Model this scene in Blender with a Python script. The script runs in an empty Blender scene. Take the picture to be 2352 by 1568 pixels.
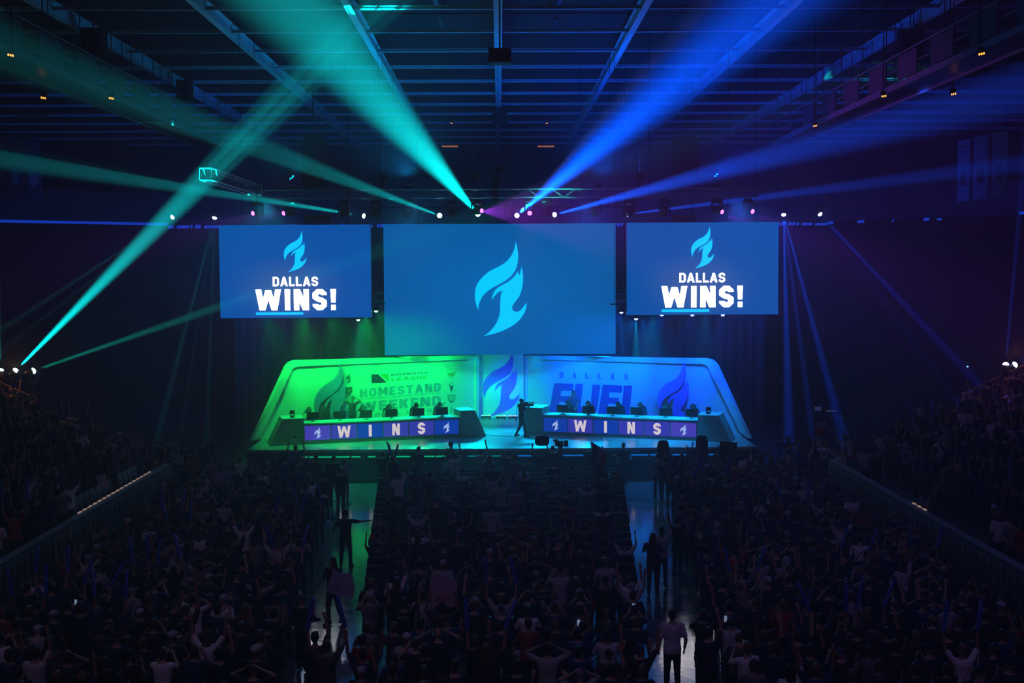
import bpy, bmesh, math, random
import numpy as np
from mathutils import Vector, Matrix, Euler
from mathutils.geometry import tessellate_polygon

PI = math.pi
random.seed(11)
scene = bpy.context.scene
COL = scene.collection

# ------------------------------------------------------------------ camera
FPX = 2800.0
CAM_LOC = Vector((0, 0, 9.1))
cam_d = bpy.data.cameras.new('camera')
cam_d.sensor_width = 36.0
cam_d.lens = FPX / 2352 * 36.0
cam_d.clip_end = 400
cam = bpy.data.objects.new('camera', cam_d)
COL.objects.link(cam)
PITCH, YAW, ROLL = math.atan(164 / FPX), math.atan(28 / FPX), math.radians(0.3)
CAM_R = (Matrix.Rotation(-YAW, 3, 'Z') @ Matrix.Rotation(PI / 2 - PITCH, 3, 'X') @ Matrix.Rotation(-ROLL, 3, 'Z'))
cam.matrix_world = Matrix.Translation(CAM_LOC) @ CAM_R.to_4x4()
scene.camera = cam

# ------------------------------------------------------------------ exposure, world haze
scene.view_settings.view_transform = 'Standard'
scene.view_settings.look = 'None'
scene.view_settings.gamma = 1.0
scene.view_settings.use_curve_mapping = False
scene.view_settings.exposure = 0.0
scene.cycles.max_bounces = 4
scene.cycles.diffuse_bounces = 2
scene.cycles.glossy_bounces = 2
scene.cycles.volume_bounces = 0
scene.cycles.sample_clamp_indirect = 3.0
scene.cycles.caustics_reflective = False
scene.cycles.caustics_refractive = False
HAZE = 0.008                      # scattering of the theatrical haze, per metre
w = bpy.data.worlds.new('arena_air')
scene.world = w
w.use_nodes = True
wn, wl = w.node_tree.nodes, w.node_tree.links
wn['Background'].inputs[0].default_value = (0, 0, 0, 1)
wn['Background'].inputs[1].default_value = 0
vs = wn.new('ShaderNodeVolumeScatter')
vs.inputs['Color'].default_value = (1, 1, 1, 1)
vs.inputs['Density'].default_value = HAZE
vs.inputs['Anisotropy'].default_value = 0.25
wl.new(vs.outputs[0], wn['World Output'].inputs['Volume'])


# pixel of the photograph -> a ray, and points where it meets a depth, a height or a vertical plane
def ray(px, py):
    return (CAM_R @ Vector(((px - 1176) / FPX, -(py - 784) / FPX, -1))).normalized()

def W(px, py, Y):
    d = ray(px, py)
    return CAM_LOC + d * (Y / d.y)

def WZ(px, py, z):
    d = ray(px, py)
    return CAM_LOC + d * ((z - CAM_LOC.z) / d.z)

def WP(px, py, P, n):
    d = ray(px, py)
    return CAM_LOC + d * ((P - CAM_LOC).dot(n) / d.dot(n))

CAM_RI = CAM_R.transposed()
def project(p):
    c = CAM_RI @ (Vector(p) - CAM_LOC)
    return (1176 + FPX * c.x / -c.z, 784 - FPX * c.y / -c.z)


# ------------------------------------------------------------------ the show lights (lamps; fixtures are built round them further down)
TEAL, BLUE = (0.0, 0.72, 0.76), (0.0, 0.13, 1.0)
BBLUE = (0.0, 0.075, 1.0)
ICE, PURPLE = (0.42, 0.50, 1.0), (0.40, 0.02, 1.0)
# kind, lens (px, py, depth), aim (px, py, depth), full angle deg, blend, colour, power
BEAMS = [
    ('truss', (1098, 492, 58), (672, 0, 39), 9.8, 1.0, TEAL, 5.6e+05),
    ('truss', (1010, 495, 58), (367, 250, 36), 3.2, 1.0, TEAL, 2.8e+05),
    ('truss', (837, 496, 58), (0, 362, 50), 4.4, 1.0, TEAL, 6e+05),
    ('floor', (35, 852, 46), (770, 105, 47), 6.4, 1.0, (0.0, .78, .82), 1.2e+06),
    ('floor', (75, 852, 46), (870, 577, 52.4), 3.6, 1.0, (0.0, .85, .62), 3.2e+05),
    ('floor', (1, 852, 46), (-22, 300, 47), 5.0, 1.0, TEAL, 1.26e+05),
    ('rail', (397, 498, 62), (150, 660, 58), 2.0, 1.0, TEAL, 1.2e+05),
    ('rail', (493, 499, 62), (425, 760, 60), 2.4, 1.0, TEAL, 1.2e+05),
    ('truss', (1187, 495, 58), (1735, 0, 38), 11.5, 1.0, BBLUE, 1.7e+06),
    ('truss', (1273, 493, 58), (2352, 205, 40), 5.4, 1.0, BBLUE, 9e+05),
    ('truss', (1440, 492, 58), (2352, 376, 57.6), 3.6, 1.0, BBLUE, 1.3e+06),
    ('rail', (1800, 492, 62), (1812, 1000, 57), 3.2, 1.0, BBLUE, 7e+05),
    ('rail', (1883, 491, 62), (2200, 830, 56), 3.2, 1.0, (0.0, .05, 1.0), 2.88e+05),
    ('floor', (2310, 838, 46), (2335, 560, 46), 2.6, 1.0, BBLUE, 2.16e+05),
    ('floor', (2330, 838, 46), (2420, 780, 45), 4.0, 1.0, BBLUE, 5.4e+05),
]
# further rays out of a lens already listed: a gobo splits a beam into a fan
EXTRA = [
    ((397, 498, 62), (215, 640, 58), 1.6, 1.0, TEAL, 7e+04),
    ((493, 499, 62), (452, 760, 60), 1.4, 1.0, TEAL, 9e+04),
    ((493, 499, 62), (484, 760, 60), 2.0, 1.0, TEAL, 9e+04),
    ((1010, 495, 58), (560, 345, 53), 2.2, 1.0, TEAL, 2.2e+05),
    ((1187, 495, 58), (1560, 60, 40), 2.6, 1.0, ICE, 5e+05),
    ((1273, 493, 58), (2352, 300, 44), 3.0, 1.0, BBLUE, 1.8e+05),
    ((1800, 492, 62), (1866, 1000, 57), 2.3, 1.0, BBLUE, 4e+05),
    ((1800, 492, 62), (1925, 960, 57), 3.2, 1.0, BBLUE, 5e+05),
    ((1883, 491, 62), (2130, 830, 56), 1.8, 1.0, (0.0, .05, 1.0), 1.26e+05),
]
# moving heads hung under the front truss: px, and for lit ones (lens px, py, aim px, py, depth, angle, colour, power)
MOVERS = [
    (592, (583, 492, 505, 512, 55, 20, PURPLE, 1.8e3)), (664, (655, 487, 545, 514, 55, 22, PURPLE, 3.5e3)),
    (790, None), (863, None), (935, None), (1040, None),
    (1095, (1103, 486, 1200, 482, 54.9, 44, PURPLE, 9e3)), (1170, None),
    (1217, (1213, 486, 1205, 640, 50, 20, PURPLE, 2e3)), (1256, None), (1367, None), (1447, None), (1526, None),
    (1647, (1657, 489, 1745, 524, 55, 22, PURPLE, 3.5e3)), (1718, (1731, 491, 1800, 516, 55, 20, PURPLE, 1.8e3)),
]
TRUSS_Y, TRUSS_Z = 56.3, None

def spot(name, p, aim, full, blend, colour, power, radius=0.05, parent=None):
    L = bpy.data.lights.new(name, 'SPOT')
    L.color = colour
    L.energy = power
    L.spot_size = math.radians(full)
    L.spot_blend = blend
    L.shadow_soft_size = radius
    o = bpy.data.objects.new(name, L)
    COL.objects.link(o)
    d = (Vector(aim) - Vector(p)).normalized()
    m = Matrix.Translation(Vector(p)) @ (-d).to_track_quat('Z', 'Y').to_matrix().to_4x4()
    if parent is not None:
        o.parent = parent
        o.matrix_parent_inverse = Matrix.Identity(4)
        m = parent_matrix(parent).inverted() @ m
    o.matrix_local = m
    return o

def parent_matrix(o):
    m = o.matrix_basis.copy()
    p = o.parent
    while p is not None:
        m = p.matrix_basis @ m
        p = p.parent
    return m

for k, a, b, ang, bl, c, pw in BEAMS:
    p, q = W(*a), W(*b)
    spot('beam_lamp', p + (q - p).normalized() * 0.26, q, ang, bl, c, pw)
for a, b, ang, bl, c, pw in EXTRA:
    p, q = W(*a), W(*b)
    spot('beam_lamp', p + (q - p).normalized() * 0.28, q, ang, bl, c, pw)
for px, lit in MOVERS:
    if lit:
        lx, ly, ax, ay, ad, ang, c, pw = lit
        p, q = W(lx, ly, TRUSS_Y), W(ax, ay, ad)
        spot('mover_lamp', p + (q - p).normalized() * 0.1, q, ang, 0.5, c, pw)

# wash lights over the two booths, hung behind the lower edge of the side screens
STAGE_Z = 1.4
GREEN_WASH, BLUE_WASH = (0.0, 1.0, 0.09), (0.0, 0.09, 1.0)
WASH = [
    # lens px, py, depth, aim x, y, z, angle, colour, power, fixture seen
    (610, 722, 53.9, (-9.6, 57.6, 3.0), 62, GREEN_WASH, 1464),
    (680, 722, 53.9, (-8.0, 58.6, 3.4), 62, GREEN_WASH, 2016),
    (750, 724, 53.9, (-6.0, 60.0, 3.4), 62, GREEN_WASH, 2552),
    (823, 733, 53.9, (-3.9, 61.8, 3.4), 60, GREEN_WASH, 3408),
    (864, 713, 53.9, (-2.2, 62.6, 3.0), 50, (0, 1, .22), 2798),
    (1427, 716, 53.9, (2.6, 63.0, 3.2), 54, BLUE_WASH, 3654),
    (1461, 731, 53.9, (4.2, 62.0, 3.4), 60, (0.0, .22, 1), 3654),
    (1520, 722, 53.9, (6.4, 60.2, 3.4), 62, BLUE_WASH, 3045),
    (1590, 722, 53.9, (8.4, 58.6, 3.4), 62, BLUE_WASH, 2552),
    (1660, 722, 53.9, (10.2, 57.4, 3.0), 62, BLUE_WASH, 2074),
]
for px, py, Y, aim, ang, c, pw in WASH:
    spot('wash_lamp', W(px, py, Y) + Vector((0, 0.05, -0.12)), aim, ang, 0.9, c, pw, 0.08)
# narrow gobo rays that fall from the wash bar through the haze
for px, qx, c, pw in [(640, 655, GREEN_WASH, 5e3), (700, 690, GREEN_WASH, 7e3), (770, 745, GREEN_WASH, 1.2e4), (823, 823, (.2, 1, .05), 1.2e4), (850, 850, GREEN_WASH, 1.4e4),
                      (1427, 1432, BLUE, 6e4), (1461, 1461, (0, .55, 1), 2.6e4), (1480, 1530, BLUE, 4e4), (1530, 1570, BLUE, 1.4e4)]:
    py = {823: 733, 1427: 716, 1461: 731}.get(px, 724)
    p = W(px, py, 64.2) + Vector((0, 0, -.14))
    spot('gobo_lamp', p, W(qx, py + 130, 64.6), 17 if px == 1461 else 8, 0.7, c, pw)
# the middle of the booths is lit from behind the lower edge of the centre screen
INNER = [(-4.6, 60.3, 5.35, (-4.7, 62.2, 3.2), GREEN_WASH, 210), (-2.6, 60.4, 5.35, (-2.6, 63.0, 3.0), (0, 1, .12), 260), (2.9, 60.4, 5.35, (2.9, 63.0, 3.2), BLUE_WASH, 560), (5.2, 60.3, 5.35, (5.2, 61.8, 3.2), BLUE_WASH, 420)]
for x, y, z, aim, c, pw in INNER:
    spot('wash_lamp', (x, y, z - .12), aim, 150, 1.0, c, pw, .08)
# added up-lights on the front truss, standing in for bounce on the roof steel
UPS = [(-9.5, (0, .24, .5), 2200), (-4.2, (0, .22, .6), 2200), (4.6, (0, .09, 1), 2400), (10.0, (0, .05, 1), 2400)]
for x, c, pw in UPS:
    spot('roof_fill_lamp', (x, 56.5, 13.35), (x * 1.2, 56, 19), 172, 1.0, c, pw * 1.05, .1)
# added lamps along the front truss, without fixtures, that rim-light the audience
for x, aim, c, pw in ((-10.6, (-9, 40, 0), (.02, .42, .75), 2600), (-4, (-3, 40, 0), (.05, .30, .6), 1200), (4, (3, 40, 0), (.05, .2, .8), 1200), (10.9, (10, 40, 0), (.02, .16, 1), 3600)):
    spot('audience_rim_fill', (x, 56.2, 12.3), aim, 70, 1.0, c, pw, .15)
# added lavender fill lamps above the rear seats, unseen, brightening the dark crowd
for x, c, pw in ((-13, (.50, .30, .70), 760), (0, (.52, .29, .66), 580), (13, (.34, .20, .95), 720)):
    spot('crowd_fill_lamp', (x, 12, 18.6), (x * .9, 32, 0), 110, 1.0, c, pw, .2)
# down-lights that colour the stage deck
for px, c, pw in [(700, (0, 1, .12), 2000), (840, (0, 1, .16), 3000), (960, (0, 1, .35), 3000), (1090, (0, .75, .9), 4200), (1230, (0, .45, 1), 4600), (1350, (0, .45, 1), 4600), (1500, (0, .38, 1), 4200), (1620, (0, .3, 1), 2200)]:
    if 870 < px < 1430:
        p = Vector((W(px, 800, 59.7).x, 59.7, 4.95)); k = .30
        spot('deck_lamp', p, Vector((p.x, 56.4, STAGE_Z)), 95, 0.9, c, pw * k * 1.7)
    else:
        p = W(px, 722, 53.95)
        spot('deck_lamp', p, Vector((p.x, 54.6, STAGE_Z)), 62, 0.9, c, pw * .95)
# spill in front of the stage at the heads of the two aisles
for x, c, pw in ((-6.1, (0, .85, .55), 3000), (6.3, (0, .20, 1), 3800)):
    spot('spill_lamp', (x, 53.75, 7.0), (x, 49.6, 0), 40, .9, c, pw)
# added blue lamps hidden behind the side screens, tinting the rear corners
for x, c, pw in ((-9.5, (0, .08, 1), 6500), (9.5, (0, .05, 1), 10000)):
    spot('corner_fill_lamp', (x, 56.5, 9.6), (x * 3.4, 92, 14), 80, 1.0, c, pw, .1)
# added lamps hidden behind the centre screen to make the haze glow
for x, c, pw in ((-4.4, (0, .22, .55), 2600), (4.4, (0, .05, 1), 4200)):
    spot('haze_fill_lamp', (x, 61.5, 10.9), (x * 1.8, 76, 19), 165, 1.0, c, pw, .1)
# orange stair lights at the top of the side stands
for px, py in ((30, 835), (2335, 806)):
    L = bpy.data.lights.new('stair_lamp', 'POINT'); L.color = (1, .33, .08); L.energy = 16; L.shadow_soft_size = .06
    o = bpy.data.objects.new('stair_lamp', L); COL.objects.link(o); o.location = W(px, py, 45.4)

# ------------------------------------------------------------------ materials
MATS = {}
def mat(name, col=(.5, .5, .5), rough=.6, metal=0., emit=None, strength=1., var=.0, scale=8., bump=0., spec=.5, objcol=False, sample=None):
    if name in MATS:
        return MATS[name]
    m = bpy.data.materials.new(name)
    m.use_nodes = True
    nt = m.node_tree
    b = nt.nodes['Principled BSDF']
    b.inputs['Base Color'].default_value = (*col, 1)
    b.inputs['Roughness'].default_value = rough
    b.inputs['Metallic'].default_value = metal
    b.inputs['Specular IOR Level'].default_value = spec
    src = None
    if objcol:
        oi = nt.nodes.new('ShaderNodeObjectInfo')
        src = oi.outputs['Color']
        nt.links.new(src, b.inputs['Base Color'])
    if var > 0 or bump > 0:
        tc = nt.nodes.new('ShaderNodeTexCoord')
        nz = nt.nodes.new('ShaderNodeTexNoise')
        nz.inputs['Scale'].default_value = scale
        nz.inputs['Detail'].default_value = 4
        nt.links.new(tc.outputs['Object'], nz.inputs['Vector'])
        if var > 0:
            mr = nt.nodes.new('ShaderNodeMapRange')
            mr.inputs['To Min'].default_value = 1 - var
            mr.inputs['To Max'].default_value = 1 + var
            nt.links.new(nz.outputs['Fac'], mr.inputs['Value'])
            mx = nt.nodes.new('ShaderNodeVectorMath')
            mx.operation = 'SCALE'
            if src is not None:
                nt.links.new(src, mx.inputs[0])
            else:
                mx.inputs[0].default_value = col
            nt.links.new(mr.outputs[0], mx.inputs['Scale'])
            nt.links.new(mx.outputs[0], b.inputs['Base Color'])
        if bump > 0:
            bp = nt.nodes.new('ShaderNodeBump')
            bp.inputs['Strength'].default_value = bump
            bp.inputs['Distance'].default_value = .02
            nt.links.new(nz.outputs['Fac'], bp.inputs['Height'])
            nt.links.new(bp.outputs[0], b.inputs['Normal'])
    if emit is not None:
        b.inputs['Emission Color'].default_value = (*emit, 1)
        b.inputs['Emission Strength'].default_value = strength
        b.inputs['Base Color'].default_value = (.01, .01, .01, 1)
        m.cycles.emission_sampling = sample or 'NONE'
    MATS[name] = m
    return m

STEEL = mat('painted_roof_steel', (.78, .80, .84), .55, .1, var=.2, scale=1.5)
DECK_ROOF = mat('roof_decking', (.022, .015, .016), .9, var=.3, scale=.4)
TRUSS = mat('aluminium_truss', (.6, .6, .62), .4, .7, var=.15)
BLACK = mat('black_plastic', (.012, .012, .013), .45, var=.3, scale=20)
BLACKM = mat('black_metal', (.016, .016, .018), .35, .4, var=.3, scale=20)
CHROME = mat('bright_metal', (.75, .77, .8), .22, 1., var=.1)
DRAPE = mat('black_drape', (.035, .035, .037), .9, var=.3, scale=3)
GREYDRAPE = mat('grey_drape', (.12, .12, .10), .9, var=.25, scale=3)
WHITEWALL = mat('white_scenic_wall', (.78, .78, .78), .6, var=.04, scale=2)
GREYFACE = mat('grey_desk_laminate', (.30, .30, .30), .5, var=.08, scale=3)
WHITETOP = mat('white_desk_top', (.75, .75, .75), .4, var=.04)
NAVY = mat('navy_vinyl', (.08, .34, .55), .5, var=.06)
VIOLET = mat('violet_panel', (.34, .22, .80), .5, var=.06)
DARKV = mat('dark_vinyl', (.02, .03, .05), .5, var=.1)
LIMEV = mat('lime_vinyl', (.35, .42, .08), .5, var=.08)
GREYV = mat('soft_grey_vinyl', (.35, .55, .45), .5, var=.05)
BOWL = mat('dark_seating_bowl', (.022, .016, .020), .9, var=.4, scale=.6)
FASCIA = mat('painted_fascia', (.20, .20, .22), .8, var=.12, scale=.5)
CONC = mat('terrace_concrete', (.07, .065, .06), .85, var=.3, scale=2)
RAILM = mat('orange_lit_rail', (.40, .17, .06), .5, .2, var=.2)  # orange light falling on the rails is put into their base colour
AMBER = mat('amber_lamp', emit=(1, .34, .05), strength=3)
LED_BLUE = mat('ribbon_led', emit=(.01, .08, 1.0), strength=.85)
SKIN = mat('skin', (.4, .25, .18), .55, objcol=True, var=.1, scale=30)
CLOTH = mat('cloth', (.1, .1, .1), .85, objcol=True, var=.25, scale=14, bump=.25)
HAIR = mat('hair', (.02, .015, .01), .6, objcol=True, var=.4, scale=60)
PAPER = mat('poster_board', (.6, .6, .6), .8, objcol=True, var=.12, scale=5)
INK = mat('marker_ink', (.02, .02, .03), .7, objcol=True, var=.1)
TUBE = mat('inflated_blue_film', (.05, .12, .55), .25, var=.15, scale=10)
SEATM = mat('black_seat_vinyl', (.018, .018, .020), .8, var=.3, scale=12, bump=.1)
SEATBLUE = mat('grey_stadium_plastic', (.12, .12, .14), .45, var=.2)


def glossy_floor(name, base, r0, r1, bump, tile=None, nscale=1.3):
    m = bpy.data.materials.new(name)
    m.use_nodes = True
    nt = m.node_tree
    b = nt.nodes['Principled BSDF']
    tc = nt.nodes.new('ShaderNodeTexCoord')
    nz = nt.nodes.new('ShaderNodeTexNoise')
    nz.inputs['Scale'].default_value = nscale
    nz.inputs['Detail'].default_value = 7
    nt.links.new(tc.outputs['Object'], nz.inputs['Vector'])
    cr = nt.nodes.new('ShaderNodeValToRGB')
    cr.color_ramp.elements[0].color = (*[c * .6 for c in base], 1)
    cr.color_ramp.elements[1].color = (*[c * 1.35 for c in base], 1)
    cr.color_ramp.elements[0].position, cr.color_ramp.elements[1].position = .35, .68
    nt.links.new(nz.outputs['Fac'], cr.inputs[0])
    col = cr.outputs[0]
    if tile:
        bk = nt.nodes.new('ShaderNodeTexBrick')
        bk.inputs['Color1'].default_value = bk.inputs['Color2'].default_value = (1, 1, 1, 1)
        bk.inputs['Mortar'].default_value = (.35, .35, .35, 1)
        bk.inputs['Scale'].default_value = 1
        bk.inputs['Brick Width'].default_value, bk.inputs['Row Height'].default_value = tile
        bk.inputs['Mortar Size'].default_value = .012
        bk.offset = 0
        nt.links.new(tc.outputs['Object'], bk.inputs['Vector'])
        mu = nt.nodes.new('ShaderNodeMix')
        mu.data_type = 'RGBA'
        mu.blend_type = 'MULTIPLY'
        mu.inputs[0].default_value = 1
        nt.links.new(col, mu.inputs[6])
        nt.links.new(bk.outputs['Color'], mu.inputs[7])
        col = mu.outputs[2]
    nt.links.new(col, b.inputs['Base Color'])
    mr = nt.nodes.new('ShaderNodeMapRange')
    mr.inputs['To Min'].default_value, mr.inputs['To Max'].default_value = r0, r1
    nt.links.new(nz.outputs['Fac'], mr.inputs['Value'])
    nt.links.new(mr.outputs[0], b.inputs['Roughness'])
    n2 = nt.nodes.new('ShaderNodeTexNoise')
    n2.inputs['Scale'].default_value = 3.2
    n2.inputs['Detail'].default_value = 5
    nt.links.new(tc.outputs['Object'], n2.inputs['Vector'])
    bp = nt.nodes.new('ShaderNodeBump')
    bp.inputs['Strength'].default_value = bump
    bp.inputs['Distance'].default_value = .03
    nt.links.new(n2.outputs['Fac'], bp.inputs['Height'])
    nt.links.new(bp.outputs[0], b.inputs['Normal'])
    b.inputs['IOR'].default_value = 2.2
    return m

FLOORM = glossy_floor('sealed_arena_floor', (.16, .15, .14), .07, .17, .10)
STAGEM = glossy_floor('stage_deck_panels', (.34, .35, .36), .22, .42, .06, tile=(2.4, 2.4))

def screen_mat(name, centre, edge, strength, cx, cz, rx, rz, glow=None):
    """picture on an LED wall: a colour that runs from the middle to the edges, plus the soft light round bright lettering"""
    m = bpy.data.materials.new(name)
    m.use_nodes = True
    nt = m.node_tree
    b = nt.nodes['Principled BSDF']
    b.inputs['Base Color'].default_value = (.01, .01, .01, 1)
    b.inputs['Roughness'].default_value = .7
    tc = nt.nodes.new('ShaderNodeTexCoord')
    mp = nt.nodes.new('ShaderNodeMapping')
    mp.inputs['Location'].default_value = (-cx / rx, 0, -cz / rz)
    mp.inputs['Scale'].default_value = (1 / rx, 0, 1 / rz)
    nt.links.new(tc.outputs['Object'], mp.inputs[0])
    gr = nt.nodes.new('ShaderNodeTexGradient')
    gr.gradient_type = 'SPHERICAL'
    nt.links.new(mp.outputs[0], gr.inputs[0])
    cr = nt.nodes.new('ShaderNodeValToRGB')
    cr.color_ramp.interpolation = 'EASE'
    cr.color_ramp.elements[0].color = (*edge, 1)
    cr.color_ramp.elements[1].color = (*centre, 1)
    nt.links.new(gr.outputs['Fac'], cr.inputs[0])
    nt.links.new(cr.outputs[0], b.inputs['Emission Color'])
    b.inputs['Emission Strength'].default_value = strength
    m.cycles.emission_sampling = 'FRONT'
    return m

# ------------------------------------------------------------------ mesh helpers
def link(name, me, m=None, parent=None, kind=None):
    o = bpy.data.objects.new(name, me)
    COL.objects.link(o)
    if m is not None:
        for x in (m if isinstance(m, (list, tuple)) else [m]):
            me.materials.append(x)
    if parent is not None:
        o.parent = parent
    if kind:
        o['kind'] = kind
    return o

def tag(o, label, cat, group=None, kind=None):
    o['label'] = label
    o['category'] = cat
    if group:
        o['group'] = group
    if kind:
        o['kind'] = kind
    return o

def empty(name, loc, label, cat, group=None, rot=(0, 0, 0)):
    o = bpy.data.objects.new(name, None)
    o.empty_display_size = .1
    COL.objects.link(o)
    o.location = loc
    o.rotation_euler = rot
    return tag(o, label, cat, group)

class MB:
    """collects vertices and faces of one mesh"""
    def __init__(s):
        s.v, s.f = [], []
    def add(s, vs, fs):
        n = len(s.v)
        s.v += [tuple(p) for p in vs]
        s.f += [tuple(i + n for i in f) for f in fs]
        return s
    def box(s, c, size, rot=None):
        c = Vector(c)
        h = [x / 2 for x in size]
        P = [Vector((sx * h[0], sy * h[1], sz * h[2])) for sz in (-1, 1) for sx, sy in ((-1, -1), (1, -1), (1, 1), (-1, 1))]
        if rot is not None:
            P = [rot @ p for p in P]
        return s.add([c + p for p in P], [(3, 2, 1, 0), (4, 5, 6, 7), (0, 1, 5, 4), (1, 2, 6, 5), (2, 3, 7, 6), (3, 0, 4, 7)])
    def tube(s, p, q, r0, r1=None, n=8, caps=True):
        p, q = Vector(p), Vector(q)
        r1 = r0 if r1 is None else r1
        d = (q - p).normalized()
        a = d.orthogonal().normalized()
        b = d.cross(a)
        vs = []
        for c, r in ((p, r0), (q, r1)):
            vs += [c + (a * math.cos(2 * PI * i / n) + b * math.sin(2 * PI * i / n)) * r for i in range(n)]
        fs = [(i, (i + 1) % n, n + (i + 1) % n, n + i) for i in range(n)]
        if caps:
            fs += [tuple(range(n - 1, -1, -1)), tuple(range(n, 2 * n))]
        return s.add(vs, fs)
    def path(s, pts, r, n=6):
        for a, b in zip(pts, pts[1:]):
            s.tube(a, b, r, n=n)
        return s
    def capsule(s, p, q, r0, r1=None, n=10, k=3, flat=None):
        """tapered limb with round ends; flat=(axis, factor) squashes the section along a direction"""
        p, q = Vector(p), Vector(q)
        r1 = r0 if r1 is None else r1
        d = (q - p)
        d = d.normalized() if d.length > 1e-6 else Vector((0, 0, 1))
        a = Vector(flat[0]) if flat else d.orthogonal()
        a = (a - d * a.dot(d)).normalized()
        b = d.cross(a)
        fa = flat[1] if flat else 1.0
        rings = []
        for i in range(k):
            t = PI / 2 * (1 - (i + .3) / (k - .0))
            rings.append((p - d * r0 * math.sin(t), r0 * math.cos(t)))
        rings += [(p, r0), (q, r1)]
        for i in range(k - 1, -1, -1):
            t = PI / 2 * (1 - (i + .3) / (k - .0))
            rings.append((q + d * r1 * math.sin(t), r1 * math.cos(t)))
        return s.rings([[c + (a * math.cos(2 * PI * j / n) * fa + b * math.sin(2 * PI * j / n)) * r for j in range(n)] for c, r in rings])
    def rings(s, R, closed=False):
        n = len(R[0])
        vs = [p for r in R for p in r]
        fs = [(i * n + j, i * n + (j + 1) % n, (i + 1) * n + (j + 1) % n, (i + 1) * n + j) for i in range(len(R) - 1) for j in range(n)]
        fs += [tuple(range(n - 1, -1, -1)), tuple((len(R) - 1) * n + j for j in range(n))]
        return s.add(vs, fs)
    def ell(s, c, r, n=14, k=9, rot=None):
        c = Vector(c)
        R = []
        for i in range(k):
            t = PI * (i + .35) / (k - .3) - PI / 2
            ring = []
            for j in range(n):
                p = Vector((r[0] * math.cos(t) * math.cos(2 * PI * j / n), r[1] * math.cos(t) * math.sin(2 * PI * j / n), r[2] * math.sin(t)))
                ring.append(c + (rot @ p if rot is not None else p))
            R.append(ring)
        return s.rings(R)
    def loft(s, prof, n=16, off=(0, 0, 0), tilt=None):
        """stack of ellipses (z, rx, ry, y)"""
        R = []
        o = Vector(off)
        for z, rx, ry, y in prof:
            R.append([o + Vector((rx * math.cos(2 * PI * j / n), y + ry * math.sin(2 * PI * j / n), z)) for j in range(n)])
        return s.rings(R)
    def lathe(s, prof, n=16, c=(0, 0, 0), rot=None):
        """(radius, height) profile about z"""
        c = Vector(c)
        R = []
        for r, z in prof:
            ring = []
            for j in range(n):
                p = Vector((max(r, 1e-4) * math.cos(2 * PI * j / n), max(r, 1e-4) * math.sin(2 * PI * j / n), z))
                ring.append(c + (rot @ p if rot is not None else p))
            R.append(ring)
        return s.rings(R)
    def prism(s, poly, fr, depth):
        """outline in the (u, v) of a frame, pushed back by depth along the frame's normal"""
        n = len(poly)
        A = [fr(x, y, 0) for x, y in poly]
        B = [fr(x, y, -depth) for x, y in poly]
        tri = tessellate_polygon([[Vector((x, y, 0)) for x, y in poly]])
        fs = [tuple(t) for t in tri] + [tuple(i + n for i in t[::-1]) for t in tri]
        fs += [(i, (i + 1) % n, n + (i + 1) % n, n + i) for i in range(n)]
        return s.add(A + B, fs)
    def flat(s, polys, fr, lift=0.):
        for poly in polys:
            tri = tessellate_polygon([[Vector((x, y, 0)) for x, y in poly]])
            s.add([fr(x, y, lift) for x, y in poly], [tuple(t) for t in tri])
        return s
    def mesh(s, name, smooth=False, fix=True):
        me = bpy.data.meshes.new(name)
        me.from_pydata(s.v, [], s.f)
        if fix:
            bm = bmesh.new()
            bm.from_mesh(me)
            bmesh.ops.recalc_face_normals(bm, faces=bm.faces)
            bm.to_mesh(me)
            bm.free()
        if smooth:
            me.shade_smooth()
        return me
    def build(s, name, m, parent=None, kind=None, smooth=False, origin=None):
        if origin is not None:
            o3 = Vector(origin)
            s.v = [tuple(Vector(p) - o3) for p in s.v]
        o = link(name, s.mesh(name, smooth), m, parent, kind)
        if origin is not None:
            o.location = origin
        return o

def frame(P, u, v=Vector((0, 0, 1))):
    P, u, v = Vector(P), Vector(u).normalized(), Vector(v).normalized()
    n = u.cross(v)            # towards the viewer when u runs to the right and v up
    return lambda x, y, d=0.: P + u * x + v * y + n * d

def facing(fr):
    return fr(0, 0, 1) - fr(0, 0, 0)

# ------------------------------------------------------------------ block lettering (strokes)
def strip(pts, t, closed=False):
    """mitred band of width t along a polyline -> quads"""
    P = [Vector((x, y)) for x, y in pts]
    n = len(P)
    L, Rr = [], []
    for i in range(n):
        a = P[i - 1] if (i > 0 or closed) else None
        b = P[(i + 1) % n] if (i < n - 1 or closed) else None
        d0 = (P[i] - a).normalized() if a is not None else None
        d1 = (b - P[i]).normalized() if b is not None else None
        if d0 is None: d0 = d1
        if d1 is None: d1 = d0
        n0, n1 = Vector((-d0.y, d0.x)), Vector((-d1.y, d1.x))
        m = (n0 + n1).normalized()
        k = t / 2 / max(.35, m.dot(n0))
        L.append(P[i] + m * k)
        Rr.append(P[i] - m * k)
    out = []
    for i in range(n if closed else n - 1):
        j = (i + 1) % n
        out.append([tuple(L[i]), tuple(Rr[i]), tuple(Rr[j]), tuple(L[j])])
    return out

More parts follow.
